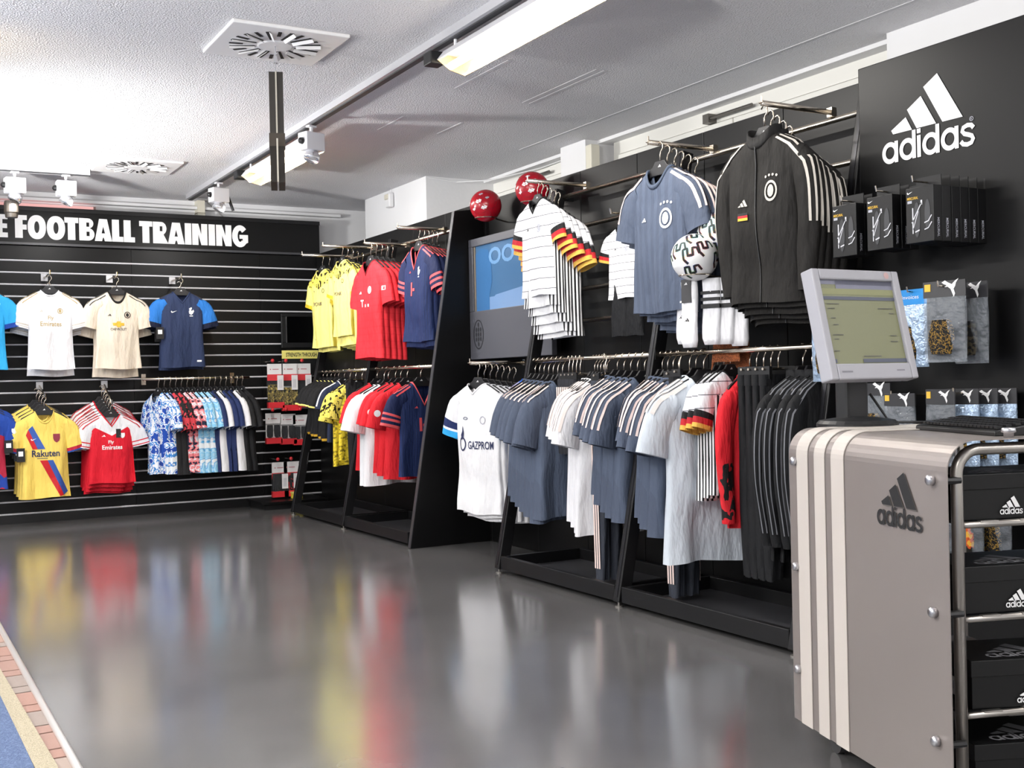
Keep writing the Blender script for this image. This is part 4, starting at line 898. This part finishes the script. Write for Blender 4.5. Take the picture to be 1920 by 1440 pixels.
items += [('charcoal_trousers', 'charcoal trousers', 4.50, .1, 1.1, dict(cat='trousers', sx=.6)), ('black_shorts', 'black shorts', 4.42, .1, 1.0, dict(cat='shorts', sx=.7))]
for i in range(2): items.append(('light_grey', 'light grey jersey', 4.37-.06*i, (.1, -.1)[i], (.98, 1.1)[i], dict(sx=(.95, 1.05)[i])))
for i in range(3): items.append(('striped_white', 'white jersey with black stripes', 4.24-.045*i, .1, (.86, .84, .82)[i], dict(dx=.03, sx=.72)))
items.append(('red_long', 'red long-sleeved training top', 4.06, .12, 1.0, dict(sx=.75, dx=.07)))
for i in range(4): items.append(('black_trousers', 'black trousers', 3.99-.048*i, .1, 1.0, dict(cat='trousers', sx=.7, dx=.05)))
for i in range(4): items.append(('night_jacket', 'black track jacket with grey stripes', 3.69-.055*i, .1+rj.uniform(-.05, .05), 1.06, dict(cat='jacket', dx=.05, sx=1.0)))
railrow(items, G6, w4)
for p in list(PROTO.values())+[HGR, CHG]:
    for c in list(p.children_recursive): bpy.data.objects.remove(c)
    bpy.data.objects.remove(p)
# ================================================================== ACCESSORIES ON THE LOGO PANEL
BOXK = mat('carton_black', '09090b', .45, spec=.35); BOXG = mat('carton_grey_print', '8f9196', .5)
gp = BOXK.node_tree
def peg(loc, L, label, nm='display_peg', tipm=None, d=(-1, 0, 0), up=.02, grp='pegs'):
    t = tag(empty(nm, loc), label, 'peg', grp); d = Vector(d)
    obj('rod', MB().tube([(0, 0, 0), d*L, d*(L+.004)+Vector((0, 0, up))], .0035, 6), CHROME, t)
    if tipm: obj('tip', MB().sphere(d*L+Vector((0, 0, .004)), .018, 10, 6), tipm, t, smooth=True)
    return t
def guard_box(loc, rz, label):
    t = tag(empty('shin_guard_box', loc, rz), label, 'box', 'black shin guard boxes on the logo panel')
    obj('carton', MB().box(-.0625, .0625, 0, .046, 0, .205), BOXK, t, bevel=.002)
    obj('hang_tab', MB().box(-.05, .0625, .043, .046, .205, .245), BOXK, t)
    F = lambda u, v: (u, -.0012, v)
    flat('brand_mark', at(SWOOSH, .026, -.043, .187), PRINTW, F, t)
    flat('name_print', at(text('MERCURIAL', .01), .05, -.03, .166, .010), YELP, F, t)
    flat('size_print', at(shape([rect(0, 1, 0, .5)]), .02, -.044, .153), GREYP, F, t)
    g = mat('guard_print', '6d6e74', .5)
    flat('guard_picture', merge(at(shape([ell(0, 0, .5, .5, 16)]), .03, -.012, .085, .13), at(shape([ell(0, 0, .5, .5, 16)]), .026, .036, .10, .11)), mat('guard_shade', '2c2d31', .4), F, t)
    F2 = lambda u, v: (u, -.0018, v)
    flat('streaks', merge(stroke([(-.03, .035), (-.03, .13)], .005), stroke([(-.035, .075), (.01, .145)], .004), stroke([(-.03, .05), (-.005, .115)], .003), stroke([(-.02, .04), (.0, .046)], .005), stroke([(.022, .07), (.04, .075), (.055, .095)], .004), stroke([(.022, .045), (.04, .05), (.055, .07)], .004), stroke([(.01, .138), (.01, .155)], .008)), mat('streak_print', 'c9cad0', .4), F2, t)
    flat('side_print', xf(fit(text('MERCURIAL', .01), w=.07, h=.012)), GREYP, lambda u, v: (.0637, .018+v, .05-u), t)
    return t
tagn = 'black shin guard box with white streaks'
peg((3.65, 3.235, 1.835), .30, 'thin chrome peg holding shin guard boxes by the jackets'); peg((3.65, 3.055, 1.845), .30, 'thin chrome peg in the middle of the shin guard boxes'); peg((3.65, 2.865, 1.85), .32, 'thin chrome peg holding six shin guard boxes below the logo')
for y, z, n, w in ((3.235, 1.615, 2, 'on the peg by the jackets'), (3.055, 1.622, 3, 'on the middle peg'), (2.865, 1.627, 6, 'on the peg under the logo')):
    for i in range(n): guard_box((3.365+.049*i, y, z), -HP+(.0 if i == 0 else rj.uniform(-.06, .02)), '%s %s %s' % ('front' if i == 0 else ORD[i], tagn, w))
FILM = mat('crumpled_film', 'cfd8e2', .14, alpha=.22, spec=1.0, bump=(18, 1.0, 3, .06)); CARDG = mat('card_grey', '2b2b2e', .4)
GOLDPAT = patches('gold_black_print', ('131313', '131313', '8a6c2c', '131313'), 90)
FILMB = mat('silver_blue_film', '9fb4cc', .2, .35, bump=(30, 1.0, 3, .02))
def bag(loc, rz, label, w=.165, h=.30, hm=None, gm=None, body=None, back=None):
    t = tag(empty('shin_guard_bag', loc, rz), label, 'bag', 'clear shin guard bags on the logo panel')
    F = lambda u, v: (u, -.004, v)
    hd = obj('header_card', MB().box(-w/2, w/2, -.003, .003, h*.80, h), hm or CARDG, t)
    if hm is None: flat('cat_mark', at(CAT, w*.40, w*.15, h*.905), PRINTW, F, hd)
    else: flat('print', at(text('invoices', .0), w*.5, 0, h*.9, .014), PRINTW, F, hd)
    obj('price_tag', MB().box(-w*.46, -w*.32, -.005, -.003, h*.88, h*.97), YELP, hd)
    b = MB(); n = 10
    for j in range(7):
        q = j/6; z = h*.80*(1-q); d = .004+.022*math.sin(PI*min(q*.9+.1, 1))
        for k in range(n*2):
            th = 2*PI*k/(2*n); c, s = math.cos(th), math.sin(th); b.v.append((w*.5*math.copysign(abs(c)**.6, c), d*s, z))
    for j in range(6):
        for k in range(n*2): b.f.append((j*2*n+k, j*2*n+(k+1) % (2*n), (j+1)*2*n+(k+1) % (2*n), (j+1)*2*n+k)); b.mi.append(0)
    obj('film', b, body or FILM, t, smooth=True)
    g = MB(); K = 10
    for j in range(8):
        q = j/7; z = h*(.10+.42*(1-q)); a = w*.27*(.85+.3*math.sin(PI*q))
        for k in range(K): th = PI+PI*k/(K-1); g.v.append((-w*.05+a*math.cos(th), -.012+.02*math.sin(th)*.9, z))
    for j in range(7):
        for k in range(K-1): g.f.append((j*K+k, j*K+k+1, (j+1)*K+k+1, (j+1)*K+k)); g.mi.append(0)
    obj('shin_guard', g, gm or GOLDPAT, t, smooth=True)
    obj('insert', MB().box(-w*.45, w*.45, .005, .008, h*.04, h*.8), back or mat('insert_grey', '2b2d31', .4), t)
    return t
peg((3.65, 2.835, 1.465), .23, 'thin chrome peg holding the two large cat-logo bags'); peg((3.65, 3.02, 1.46), .18, 'thin chrome peg behind the monitor'); peg((3.65, 3.33, 1.42), .2, 'thin chrome peg left of the monitor')
bag((3.45, 2.832, 1.185), -HP+.1, 'large clear bag with cat logo and gold shin guard', .175, .30)
bag((3.54, 2.79, 1.178), -HP-.1, 'large dark clear bag with cat logo behind the gold one', .16, .30, gm=patches('carbon_print', ('131315', '3b3526'), 90, kind='vor'))
bag((3.50, 3.03, 1.17), -HP, 'clear bag with bright blue header behind the monitor', .16, .30, hm=mat('header_blue', '1f8fdc', .5), body=FILMB)
bag((3.43, 3.40, 1.12), -HP+.2, 'silvery clear bag hanging left of the monitor', .15, .34, body=FILMB)
for i, (x, y) in enumerate(((3.45, 2.86), (3.50, 2.80), (3.55, 2.76), (3.60, 2.72))):
    bag((x, y, .80), -HP+.05*i, '%s clear cat-logo bag from the left in the row behind the keyboard' % ORD[i], .13, .285, body=FILM if i == 0 else FILMB)
bag((3.46, 3.06, .82), -HP, 'dark clear cat-logo bag hanging right behind the monitor foot', .15, .25)
bag((3.5, 3.22, .86), -HP, 'crumpled clear bag hanging behind the monitor post', .16, .25)
for i, (x, y) in enumerate(((3.46, 2.88), (3.50, 2.79), (3.56, 2.72))):
    bag((x, y, .44), -HP, '%s clear bag from the left in the lowest row behind the cart' % ORD[i], .13, .29, gm=patches('orange_print', ('16130f', 'c4531f', 'd9a33a'), 30) if i == 1 else None)
peg((3.65, 2.80, 1.07), .2, 'thin chrome peg behind the keyboard'); peg((3.65, 3.1, 1.06), .19, 'thin chrome peg behind the monitor foot'); peg((3.65, 2.8, .72), .2, 'thin chrome peg of the lowest bags')
# ================================================================== BALLS AND SOCKS
def on_sphere(c, r, d, pts, w, k=1.004):
    """ribbon drawn on a ball: pts in the tangent plane at direction d"""
    d = Vector(d).normalized(); a = d.cross(Vector((0, 0, 1))).normalized(); b = a.cross(d); sh = stroke(pts, w); v = []
    for u, q in sh[0]: v.append(tuple(Vector(c)+(d+a*u+b*q).normalized()*r*k))
    return v, sh[1]
def ball(loc, label, red):
    t = tag(empty('football', loc), label, 'football'); R = .11
    obj('shell', MB().sphere((0, 0, 0), R, 36, 20), mat('ball_red', 'a80f22', .22, bump=(30, .1)) if red else mat('ball_white', 'efefef', .28), t, smooth=True)
    zz = [(q[0]*1.3, q[1]*1.3) for q in [(-.35, .1), (-.25, .32), (-.1, .3), (-.12, .05), (.05, .02), (.08, .28), (.24, .24), (.2, -.1), (.05, -.25)]]
    zd = []
    for i in range(len(zz)-1):
        for j in range(4): zd.append((zz[i][0]+(zz[i+1][0]-zz[i][0])*j/4, zz[i][1]+(zz[i+1][1]-zz[i][1])*j/4))
    zd.append(zz[-1])
    dirs = [(-.75, -.6, -.05), (-.2, -.95, .25), (-.95, -.05, .2), (-.45, -.5, .75), (-.5, -.45, -.75), (.5, -.75, -.2), (-.7, .6, -.3), (.3, .3, .9), (.9, .2, 0), (.2, .9, .2)]
    if not red:
        for nm, w, m, k in (('colour_outline', .125, mat('ball_rainbow', '', .3) if 'ball_rainbow' in MATS else patches('ball_rainbow', ('3c8a86', 'b09a45', '96303c', '4a5690', '4b8a52'), 7), 1.004), ('black_zigzag', .085, PRINTK, 1.008)):
            m_ = MB()
            for i, d in enumerate(dirs):
                for p in (zd,): m_.add(*on_sphere((0, 0, 0), R, d, p, w, k))
            pr = obj(nm, m_, m, t); 
            pr['kind'] = 'stuff'
    else:
        for i, (d, s, m) in enumerate((((-.8, -.55, .15), .34, PRINTW), ((-.55, -.8, -.25), .32, PRINTW), ((-.9, -.2, -.3), .2, PRINTW), ((-.35, -.85, .35), .2, GREYP), ((-.85, .4, .1), .3, PRINTW), ((-.6, -.5, .6), .22, GREYP))):
            m_ = MB().add(*on_sphere((0, 0, 0), R, d, [(-s*.5, 0), (-s*.2, .05), (s*.1, -.03), (s*.5, .04)], s*.6)); obj('print_patch', m_, m, t)
        m_ = MB()
        for d in dirs[:6]:
            m_.add(*on_sphere((0, 0, 0), R, d, [(.8*math.cos(q*.3)*.8, .8*math.sin(q*.3)*.8) for q in range(22)], .025, 1.002))
        pr = obj('panel_seam', m_, mat('seam_dark', '5c0a14', .5), t); pr['kind'] = 'stuff'
    return t
def ball_ring(loc, label):
    t = tag(empty('ball_holder', loc), label, 'ball holder', 'wire ball holders on the panel wall')
    obj('ring', MB().tube([(.075*math.cos(2*PI*i/20), .075*math.sin(2*PI*i/20), 0) for i in range(21)], .004, 6, False), CHROME, t)
    obj('arm', MB().tube([(.075, 0, 0), (.87-loc[0]+3.0-.0, 0, -.02)], .005, 6), CHROME, t)
for x, y, z, lb, red in ((3.70, 6.83, 2.36, 'glossy red football above the grey screen', True), (3.70, 6.20, 2.375, 'glossy red football behind the white jersey hangers', True), (3.36, 4.165, 1.71, 'white football with black zigzags in front above the socks', False), (3.49, 4.13, 1.82, 'white football with zigzags half hidden by the black jacket', False)):
    ball((x, y, z), lb, red); ball_ring((x, y, z-.085), 'wire holder under the '+' '.join(lb.split()[:9]))
SOCK = f('sock_white', 'ebebee')
def sock(loc, rz, label, stripes=False):
    t = tag(empty('sock_pair', loc, rz), label, 'socks', 'white football socks under the ball'); b = MB(); K = 16; N = 10
    for i in range(N+1):
        q = i/N; a = .046*(1-.0*q)*(1 if q < .93 else .8); d = .016*(1+.2*math.sin(q*9))
        for k in range(K): th = 2*PI*k/K; c, s = math.cos(th), math.sin(th); b.v.append((a*math.copysign(abs(c)**.5, c)+.004*math.sin(q*6), d*math.copysign(abs(s)**.7, s), -.31*q))
    for i in range(N):
        for k in range(K): b.f.append((i*K+k, i*K+(k+1) % K, (i+1)*K+(k+1) % K, (i+1)*K+k)); b.mi.append(0)
    b.f += [tuple(range(K)), tuple(range(N*K, N*K+K))]; b.mi += [0, 0]
    obj('sock', b, SOCK, t, smooth=True); F = lambda u, v: (u, -.021, v)
    if stripes:
        obj('top_stripes', MB().box(-.048, .048, -.019, .019, -.075, -.06).box(-.048, .048, -.019, .019, -.105, -.09).box(-.048, .048, -.019, .019, -.14, -.12), PRINTK, t)['kind'] = 'stuff'
    else:
        cd = obj('card', MB().box(-.03, .03, -.022, -.018, -.10, .01), CARDG, t); flat('card_mark', at(BADGE, .02, 0, -.01), PRINTW, lambda u, v: (u, -.023, v), cd)
        flat('brand_mark', at(BADGE, .03, 0, -.18), PRINTK, F, t)
    return t
sock((3.36, 4.21, 1.60), -HP+.15, 'front pair of white socks with a small black badge'); sock((3.40, 4.30, 1.62), -HP+.1, 'second pair of white socks with a small black badge behind')
sock((3.42, 4.12, 1.61), -HP+.4, 'front pair of white socks with black stripes', True); sock((3.46, 4.07, 1.61), -HP+.4, 'second pair of white socks with black stripes', True); sock((3.50, 4.02, 1.60), -HP+.4, 'third pair of white socks with black stripes', True)
peg((3.87, 4.16, 1.61), .54, 'chrome peg holding the white socks under the ball')
bx = tag(empty('brown_sleeve', (3.58, 4.165, 1.20)), 'rust brown perforated card sleeve hanging over the lower rail', 'sleeve')
BRN = patches('rust_perforated', ('6b3a20', '93512c', '9a5830'), 240, kind='vor')
obj('front_sheet', MB().prism([(-.115, -.06), (-.09, .02), (.10, .02), (.085, .14), (-.085, .14)], lambda u, v, q: (q, -u, v), -.045, -.04), BRN, bx); obj('back_sheet', MB().prism([(-.1, -.02), (.10, -.02), (.085, .14), (-.085, .14)], lambda u, v, q: (q, -u, v), .02, .025), BRN, bx); obj('fold', MB().box(-.045, .025, -.085, .085, .135, .142), BRN, bx)
# ================================================================== GLOVE PACKS ON THE SLATTED WALL
REDT = mat('red_plastic', 'c4262e', .4); CARDW = mat('card_white', 'e4e2e2', .55); CARDR = mat('card_red', 'd52a33', .55)
GLK = f('glove_black', '1d1e22'); GLC = patches('glove_camo', ('17160f', '8f7d3a', '2a2718', 'b59d4e'), 45)
GLOVE = [(-.05, 0), (.045, 0), (.055, .06), (.05, .13), (.035, .135), (.03, .10), (.022, .15), (.006, .152), (.004, .10), (-.006, .155), (-.022, .15), (-.02, .10), (-.032, .135), (-.046, .13), (-.055, .06)]
def glove_pack(x, z, label, gm, redcard=True, tagp=True, h=.36, y=10.50):
    t = tag(empty('glove_pack', (x, y, z)), label, 'glove pack', 'packed gloves on the slatted wall')
    hd = obj('header_card', MB().box(-.075, .075, -.004, .004, -.10, 0), CARDW, t); flat('print', merge(at(DISC, .012, -.045, -.052), at(shape([rect(0, 1, 0, .12)]), .06, .005, -.052)), mat('print_rose', 'b9747a', .6), lambda u, v: (u, -.006, v), hd)
    if redcard: obj('red_band', MB().box(-.075, .075, -.005, .005, -.16, -.10), CARDR, t)
    for s in (-1, 1):
        g = obj('glove', MB().prism([(px*s*(.75 if redcard else .5)+s*.035, -h+.03+(.15-pz)*(1.15 if redcard else .85)) for px, pz in GLOVE], lambda u, v, q: (u, q, v), -.022, .012), gm, t, bevel=.006)
    obj('film', MB().box(-.078, .078, -.026, .016, -h+.01, -.10), mat('pack_film', 'e3e8ee', .15, alpha=.03, spec=.8), t)
    if not redcard: obj('insert', MB().box(-.07, .07, .013, .015, -h+.03, -.10), CARDW, t)
    obj('foot_band', MB().box(-.078, .078, -.028, .018, -h-.02, -h+.035), CARDR, t)
    if tagp:
        g = obj('price_tag', MB().box(.01, .07, -.04, -.036, -.25, -.11), CARDW, t); flat('bar_code', merge(*[shape([rect(.025+.008*i, .028+.008*i, -.23, -.15)]) for i in range(4)]), GREYP, lambda u, v: (u, -.0415, v), g)
    return t
rowA = (('gold camouflage goalkeeper gloves in the first pack of the top row', 3.345, GLC), ('gold camouflage goalkeeper gloves in the second pack of the top row', 3.485, GLC), ('dark goalkeeper gloves in the last pack of the top row', 3.63, GLK))
for i, (lb, x, m) in enumerate(rowA): glove_pack(x, 1.365-(.0, .0, .0)[i], lb, m, h=(.40, .43, .40)[i], y=10.46+.02*(i == 2))
for i, x in enumerate((3.33, 3.475, 3.60)): glove_pack(x, .895-.012*i, 'black gloves in the %s white-topped pack of the middle row' % ORD[i], GLK, False, False, h=.27)
for i, x in enumerate((3.375, 3.49)): glove_pack(x, .425, 'black and red gloves in the %s pack of the bottom row' % ORD[i], GLK if i == 0 else patches('glove_redblack', ('161416', '161416', 'b32630'), 26), h=.31, y=10.48)
k = 0
for z, xs_ in ((1.39, (3.31, 3.44, 3.60)), (.925, (3.30, 3.43, 3.57)), (.455, (3.34, 3.47))):
    for j, x in enumerate(xs_):
        p = peg((x, 10.715, z), .30, '%s red-tipped peg from the left in the %s glove row' % (ORD[j], {1.39: 'top', .925: 'middle', .455: 'bottom'}[z]), 'display_peg', REDT, (0, -1, 0), .015, 'red-tipped pegs of the gloves')
yb = tag(empty('yellow_tin', (3.52, 10.42, .075)), 'small yellow box standing on the black plinth', 'box'); obj('body', MB().box(-.05, .05, -.03, .03, 0, .05), mat('tin_yellow', 'd9c640', .5), yb, bevel=.006); obj('lid', MB().box(-.052, .052, -.032, .032, .05, .065), mat('tin_pale', 'e3d678', .5), yb)
pl = tag(empty('plinth', (3.32, 10.43, 0)), 'low black plinth in the corner under the gloves', 'plinth'); obj('top', MB().box(-.2, .45, -.2, .27, .055, .075), BLACK, pl); obj('base', MB().box(-.17, .42, -.17, .27, 0, .055), BLACK2, pl)
# ================================================================== STEEL CART
CA = math.radians(-17)
ct = tag(empty('steel_cart', (2.466, 2.618, 0), CA), 'brushed steel counter cart with three white stripes and black logo', 'counter')
def steel():
    m = mat('cart_steel', '978f8b', .4, .55); nt = m.node_tree; b = nt.nodes['Principled BSDF']; tc = _node(nt, 'ShaderNodeTexCoord'); n = _node(nt, 'ShaderNodeTexNoise'); n.inputs['Scale'].default_value = 3.5; n.inputs['Detail'].default_value = 5
    mp = _node(nt, 'ShaderNodeMapping'); mp.inputs['Scale'].default_value = (1, 1.4, .8); nt.links.new(tc.outputs['Object'], mp.inputs[0]); nt.links.new(mp.outputs[0], n.inputs['Vector'])
    r = _node(nt, 'ShaderNodeMapRange'); r.inputs[3].default_value = .28; r.inputs[4].default_value = .5; nt.links.new(n.outputs[0], r.inputs[0]); nt.links.new(r.outputs[0], b.inputs['Roughness']); return m
CS = steel(); RB = .075; D_ = .62; ZT = .985; ZB = .09
def sweep(y0, y1, off, z0=ZB, n=10, th=.0025):
    """bent sheet: up the front, over the round edge and across the top"""
    pr = [(0, z0)] + [(RB-RB*math.cos(a), ZT-RB+RB*math.sin(a)) for a in [HP*i/n for i in range(n+1)]] + [(D_-.02, ZT)]
    m = MB()
    def nrm(i):
        a = pr[max(i-1, 0)]; b = pr[min(i+1, len(pr)-1)]; dx, dz = b[0]-a[0], b[1]-a[1]; l = math.hypot(dx, dz); return -dz/l, dx/l
    for i, (x, z) in enumerate(pr):
        nx, nz = nrm(i)
        for o in (off, off-th): m.v += [(x+nx*o, y0, z+nz*o), (x+nx*o, y1, z+nz*o)]
    for i in range(len(pr)-1):
        a, b = 4*i, 4*i+4
        m.f += [(a, a+1, b+1, b), (a+2, b+2, b+3, a+3), (a, b, b+2, a+2), (a+1, a+3, b+3, b+1)]; m.mi += [0]*4
    return m
obj('sheet', sweep(-.823, 0, 0), CS, ct, smooth=False)
for a, b in ((.055, .125), (.166, .228), (.267, .338)): obj('white_stripe', sweep(-b, -a, .0035), mat('stripe_cream', 'bab3ac', .5), ct)
flat('logo', xf(ADI, .0395), PRINTK, lambda u, v: (-.004, -.512-u, .752+v), ct)
obj('logo_shadow', MB().add([(-.0035+.0, -.512-x*.0395-.003, .752+z*.0395-.003) for x, z in BARS[0]], BARS[1]), mat('logo_shade', '5d5854', .5), ct)  # offset darker copy of the bars, painted as their shadow
for u in (.045, .765):
    for z in (.887, .565, .251): 
        bo = obj('bolt', MB().lathe([(.013, 0), (.013, .012), (.009, .016), (.001, .016)], 14), ALU, ct, smooth=True); bo.matrix_local = Matrix.Translation((-.001, -u, z)) @ Matrix.Rotation(-HP, 4, 'Y')
        if u > .5: obj('spacer', MB().tube([(.006, -.80, z), (.05, -.80, z)], .009, 8), BLACKPL, ct)
for y in (-.79, -.03):
    pts = [(.048, y, .10)] + [(.048+.06*(1-math.cos(a)), y, .90+.06*math.sin(a)) for a in [HP*i/8 for i in range(9)]] + [(D_-.048-.06*(1-math.cos(a)), y, .90+.06*math.sin(a)) for a in [HP*(8-i)/8 for i in range(9)]] + [(D_-.048, y, .10)]
    obj('tube_frame', MB().tube(pts, .0145, 12), STEEL, ct, smooth=True)
WHEEL = mat('wheel_grey', '3a3a3c', .5)
for x in (.1, D_-.1):
    for y in (-.73, -.09):
        c = obj('caster', MB().box(x-.018, x+.018, y-.03, y+.02, .05, .085).box(x-.022, x+.022, y-.02, y+.02, .08, .1), BLACK2, ct)
        w = obj('wheel', MB().lathe([(.02, -.012), (.036, -.012), (.036, .012), (.02, .012)], 16), WHEEL, c); w.matrix_local = Matrix.Translation((x, y, .036)) @ Matrix.Rotation(HP, 4, 'Y')
obj('base_plate', MB().box(.04, D_-.04, -.8, -.02, .10, .112), BLACK2, ct)
SHELF = mat('shelf_dark', '141416', .4)
for z in (.782, .552, .318):
    s = obj('shelf', MB().box(.06, D_-.06, -.78, -.05, z-.006, z), SHELF, ct)
    obj('shelf_rod', MB().tube([(.06, -.785, z-.006), (D_-.06, -.785, z-.006)], .0085, 8), STEEL, s, smooth=True)
    for q in range(4): obj('lip', MB().box(.11+.11*q, .16+.11*q, -.792, -.778, z-.001, z+.003), STEEL, s)
obj('top_pin', MB().lathe([(.012, 0), (.012, .012), (.018, .014), (.016, .024), (.001, .026)], 14), ALU, ct, smooth=True).location = (.19, -.795, ZT)
# shoe boxes
def cart_pt(x, y, z): c, s = math.cos(CA), math.sin(CA); return (2.466+c*x-s*y, 2.618+s*x+c*y, z)
BXK = mat('shoebox_black', '0c0c0d', .45, spec=.35); 
def shoe_box(x, y, z, label, rz=0, w=.34, d=.20, h=.115, lab=False, endl=True):
    t = tag(empty('shoe_box', cart_pt(x, y, z), CA+rz), label, 'shoe box', 'black shoe boxes in the steel cart')
    obj('body', MB().box(0, w, 0, d, 0, h*.72), BXK, t, bevel=.002)
    ld = obj('lid', MB().box(-.003, w+.003, -.003, d+.003, h*.66, h), mat('shoebox_lid', '101011', .45, spec=.35), t, bevel=.002)
    s = w*.062/1.5
    flat('logo', xf(ADI, .0122), PRINTW, lambda u, v: (.115+u, -.0045, .012+v), t)
    flat('lid_logo', xf(ADI, .034, 0, 0), mat('lid_print', '8f8f93', .5), lambda u, v: (.06+u, .02+v, h+.0012), ld)
    if endl: flat('end_logo', xf(BADGE, .04), PRINTW, lambda u, v: (-.0045, .11-u, h*.72+v), ld)
    if lab:
        l = obj('size_label', MB().box(-.0015, 0, .05, .13, .015, .06), CARDW, t); flat('bar_code', merge(*[shape([rect(.06+.008*i, .064+.008*i, .03, .05)]) for i in range(7)]), GREYP, lambda u, v: (-.0022, u, v), l)
    return t
shoe_box(.065, -.765, .783, 'black shoe box on the top shelf of the steel cart', 0, h=.113)
shoe_box(.075, -.765, .553, 'black shoe box with a big lid logo on the second shelf', -.02, h=.117)
shoe_box(.095, -.765, .319, 'black shoe box with white size label on the third shelf', -.10, h=.12, lab=True)
shoe_box(.10, -.765, .1125, 'black shoe box at the bottom of the steel cart', -.10, h=.12)
# ------------------------------------------------------------------ monitor and keyboard
mon = tag(empty('monitor', (2.70, 2.53, ZT), 0), 'grey flat monitor with olive screen on the steel cart', 'monitor')
MG = mat('monitor_grey', 'a0a0a6', .45); mw_, mh_ = .375, .351
hd = obj('head', MB().box(-.187, -.158, 0, .05, 0, mh_).box(.158, .187, 0, .05, 0, mh_).box(-.158, .158, 0, .05, 0, .05).box(-.158, .158, 0, .05, mh_-.034, mh_).box(-.158, .158, .02, .05, .05, mh_-.034), MG, mon, bevel=.005)
hd.location = (-.02, -.075+.0, .148); hd.rotation_euler = (-math.radians(13), 0, 0)
SO = mat('screen_olive', '6f7156', .25, emit=('8a8b66', .10))
sc = obj('screen', MB().box(-.158, .158, .012, .02, .05, mh_-.034), SO, hd)
def fm(k): return lambda u, v: (-.158+u*.316, .0115-k*.0006, .05+v*.267)
sb = mat('screen_bar', '4c5160', .3, emit=('4c5160', .05)); sl_ = mat('screen_lilac', '6f7080', .3, emit=('73758a', .08)); sy = mat('screen_yellowish', '7c7e5a', .3, emit=('9ea06a', .08))
flat('title_bar', merge(shape([rect(.22, 1, .9, 1)]), shape([rect(0, 1, .95, 1)])), sl_, fm(1), sc); flat('tool_bar', shape([rect(0, 1, .83, .9)]), sy, fm(1), sc); flat('menu_bar', shape([rect(0, 1, .765, .805)]), sb, fm(2), sc)
flat('task_bar', shape([rect(.4, 1, .015, .06)]), sb, fm(2), sc); flat('start_button', shape([rect(0, .05, .015, .06)]), sb, fm(2), sc)
tl = mat('screen_text', '4f4f45', .4); flat('text_lines', merge(*[shape([rect(a, b, c, c+.012)]) for a, b, c in ((.06, .22, .71), (.06, .15, .655), (.74, .95, .66), (.88, .95, .6), (.08, .14, .54), (.09, .16, .46), (.06, .2, .34), (.07, .13, .29), (.84, .93, .33), (.83, .93, .26), (.42, .66, .085), (.04, .11, .15))]), tl, fm(2), sc)
flat('maker_mark', at(shape([rect(0, 1, 0, .12)]), .045, -.12, .024), mat('mark_grey', '7a7a80', .5), lambda u, v: (u, -.001, v), hd); flat('model_print', at(shape([rect(0, 1, 0, .12)]), .035, .11, .026), mat('mark_grey', ''), lambda u, v: (u, -.001, v), hd)
flat('sticker', at(DISC, .022, .13, mh_-.017), mat('sticker_pink', 'b99a98', .5), lambda u, v: (u, -.001, v), hd)
obj('rear_shell', MB().box(-.14, .14, .05, .10, .05, .30), BLACKPL, hd, bevel=.015)
obj('stand_post', MB().box(-.05, .045, .02, .075, .01, .25), BLACKPL, mon, bevel=.01)
obj('stand_base', MB().lathe([(.125, 0), (.125, .01), (.115, .02), (.06, .028), (.001, .03)], 28, (-.01, .02, 0)), BLACKPL, mon, smooth=False)
obj('cable', MB().tube([(.06, .03, .1), (.075, .0, .05), (.09, -.02, .01), (.16, -.05, .008), (.22, -.1, .008)], .004, 6), BLACKPL, mon)
kb = tag(empty('keyboard', cart_pt(.30, -.52, ZT), CA-.1), 'black keyboard lying on the steel cart in front of the bags', 'keyboard')
obj('case', MB().prism([(-.08, 0), (.08, 0), (.08, .032), (.06, .034), (-.07, .016), (-.08, .012)], lambda u, v, q: (u, q, v), -.22, .20), mat('keyboard_black', '0d0d0f', .35), kb, bevel=.003)
key = fixn(mesh('key', MB().box(-.0075, .0075, -.0078, .0078, 0, .006), BLACKPL))
for i in range(5):
    for j in range(20):
        o = obj('key', key, None, kb); o.location = (-.06+.025*i, -.20+.0195*j, .018+.0033*i+.001); o.rotation_euler.y = -.13
pd = tag(obj('paper_slip', MB().box(-.04, .04, -.05, .05, 0, .002), CARDW), 'white paper slip under the monitor cable on the cart', 'paper'); pd.location = cart_pt(.35, -.2, ZT+.001); pd.rotation_euler.z = CA
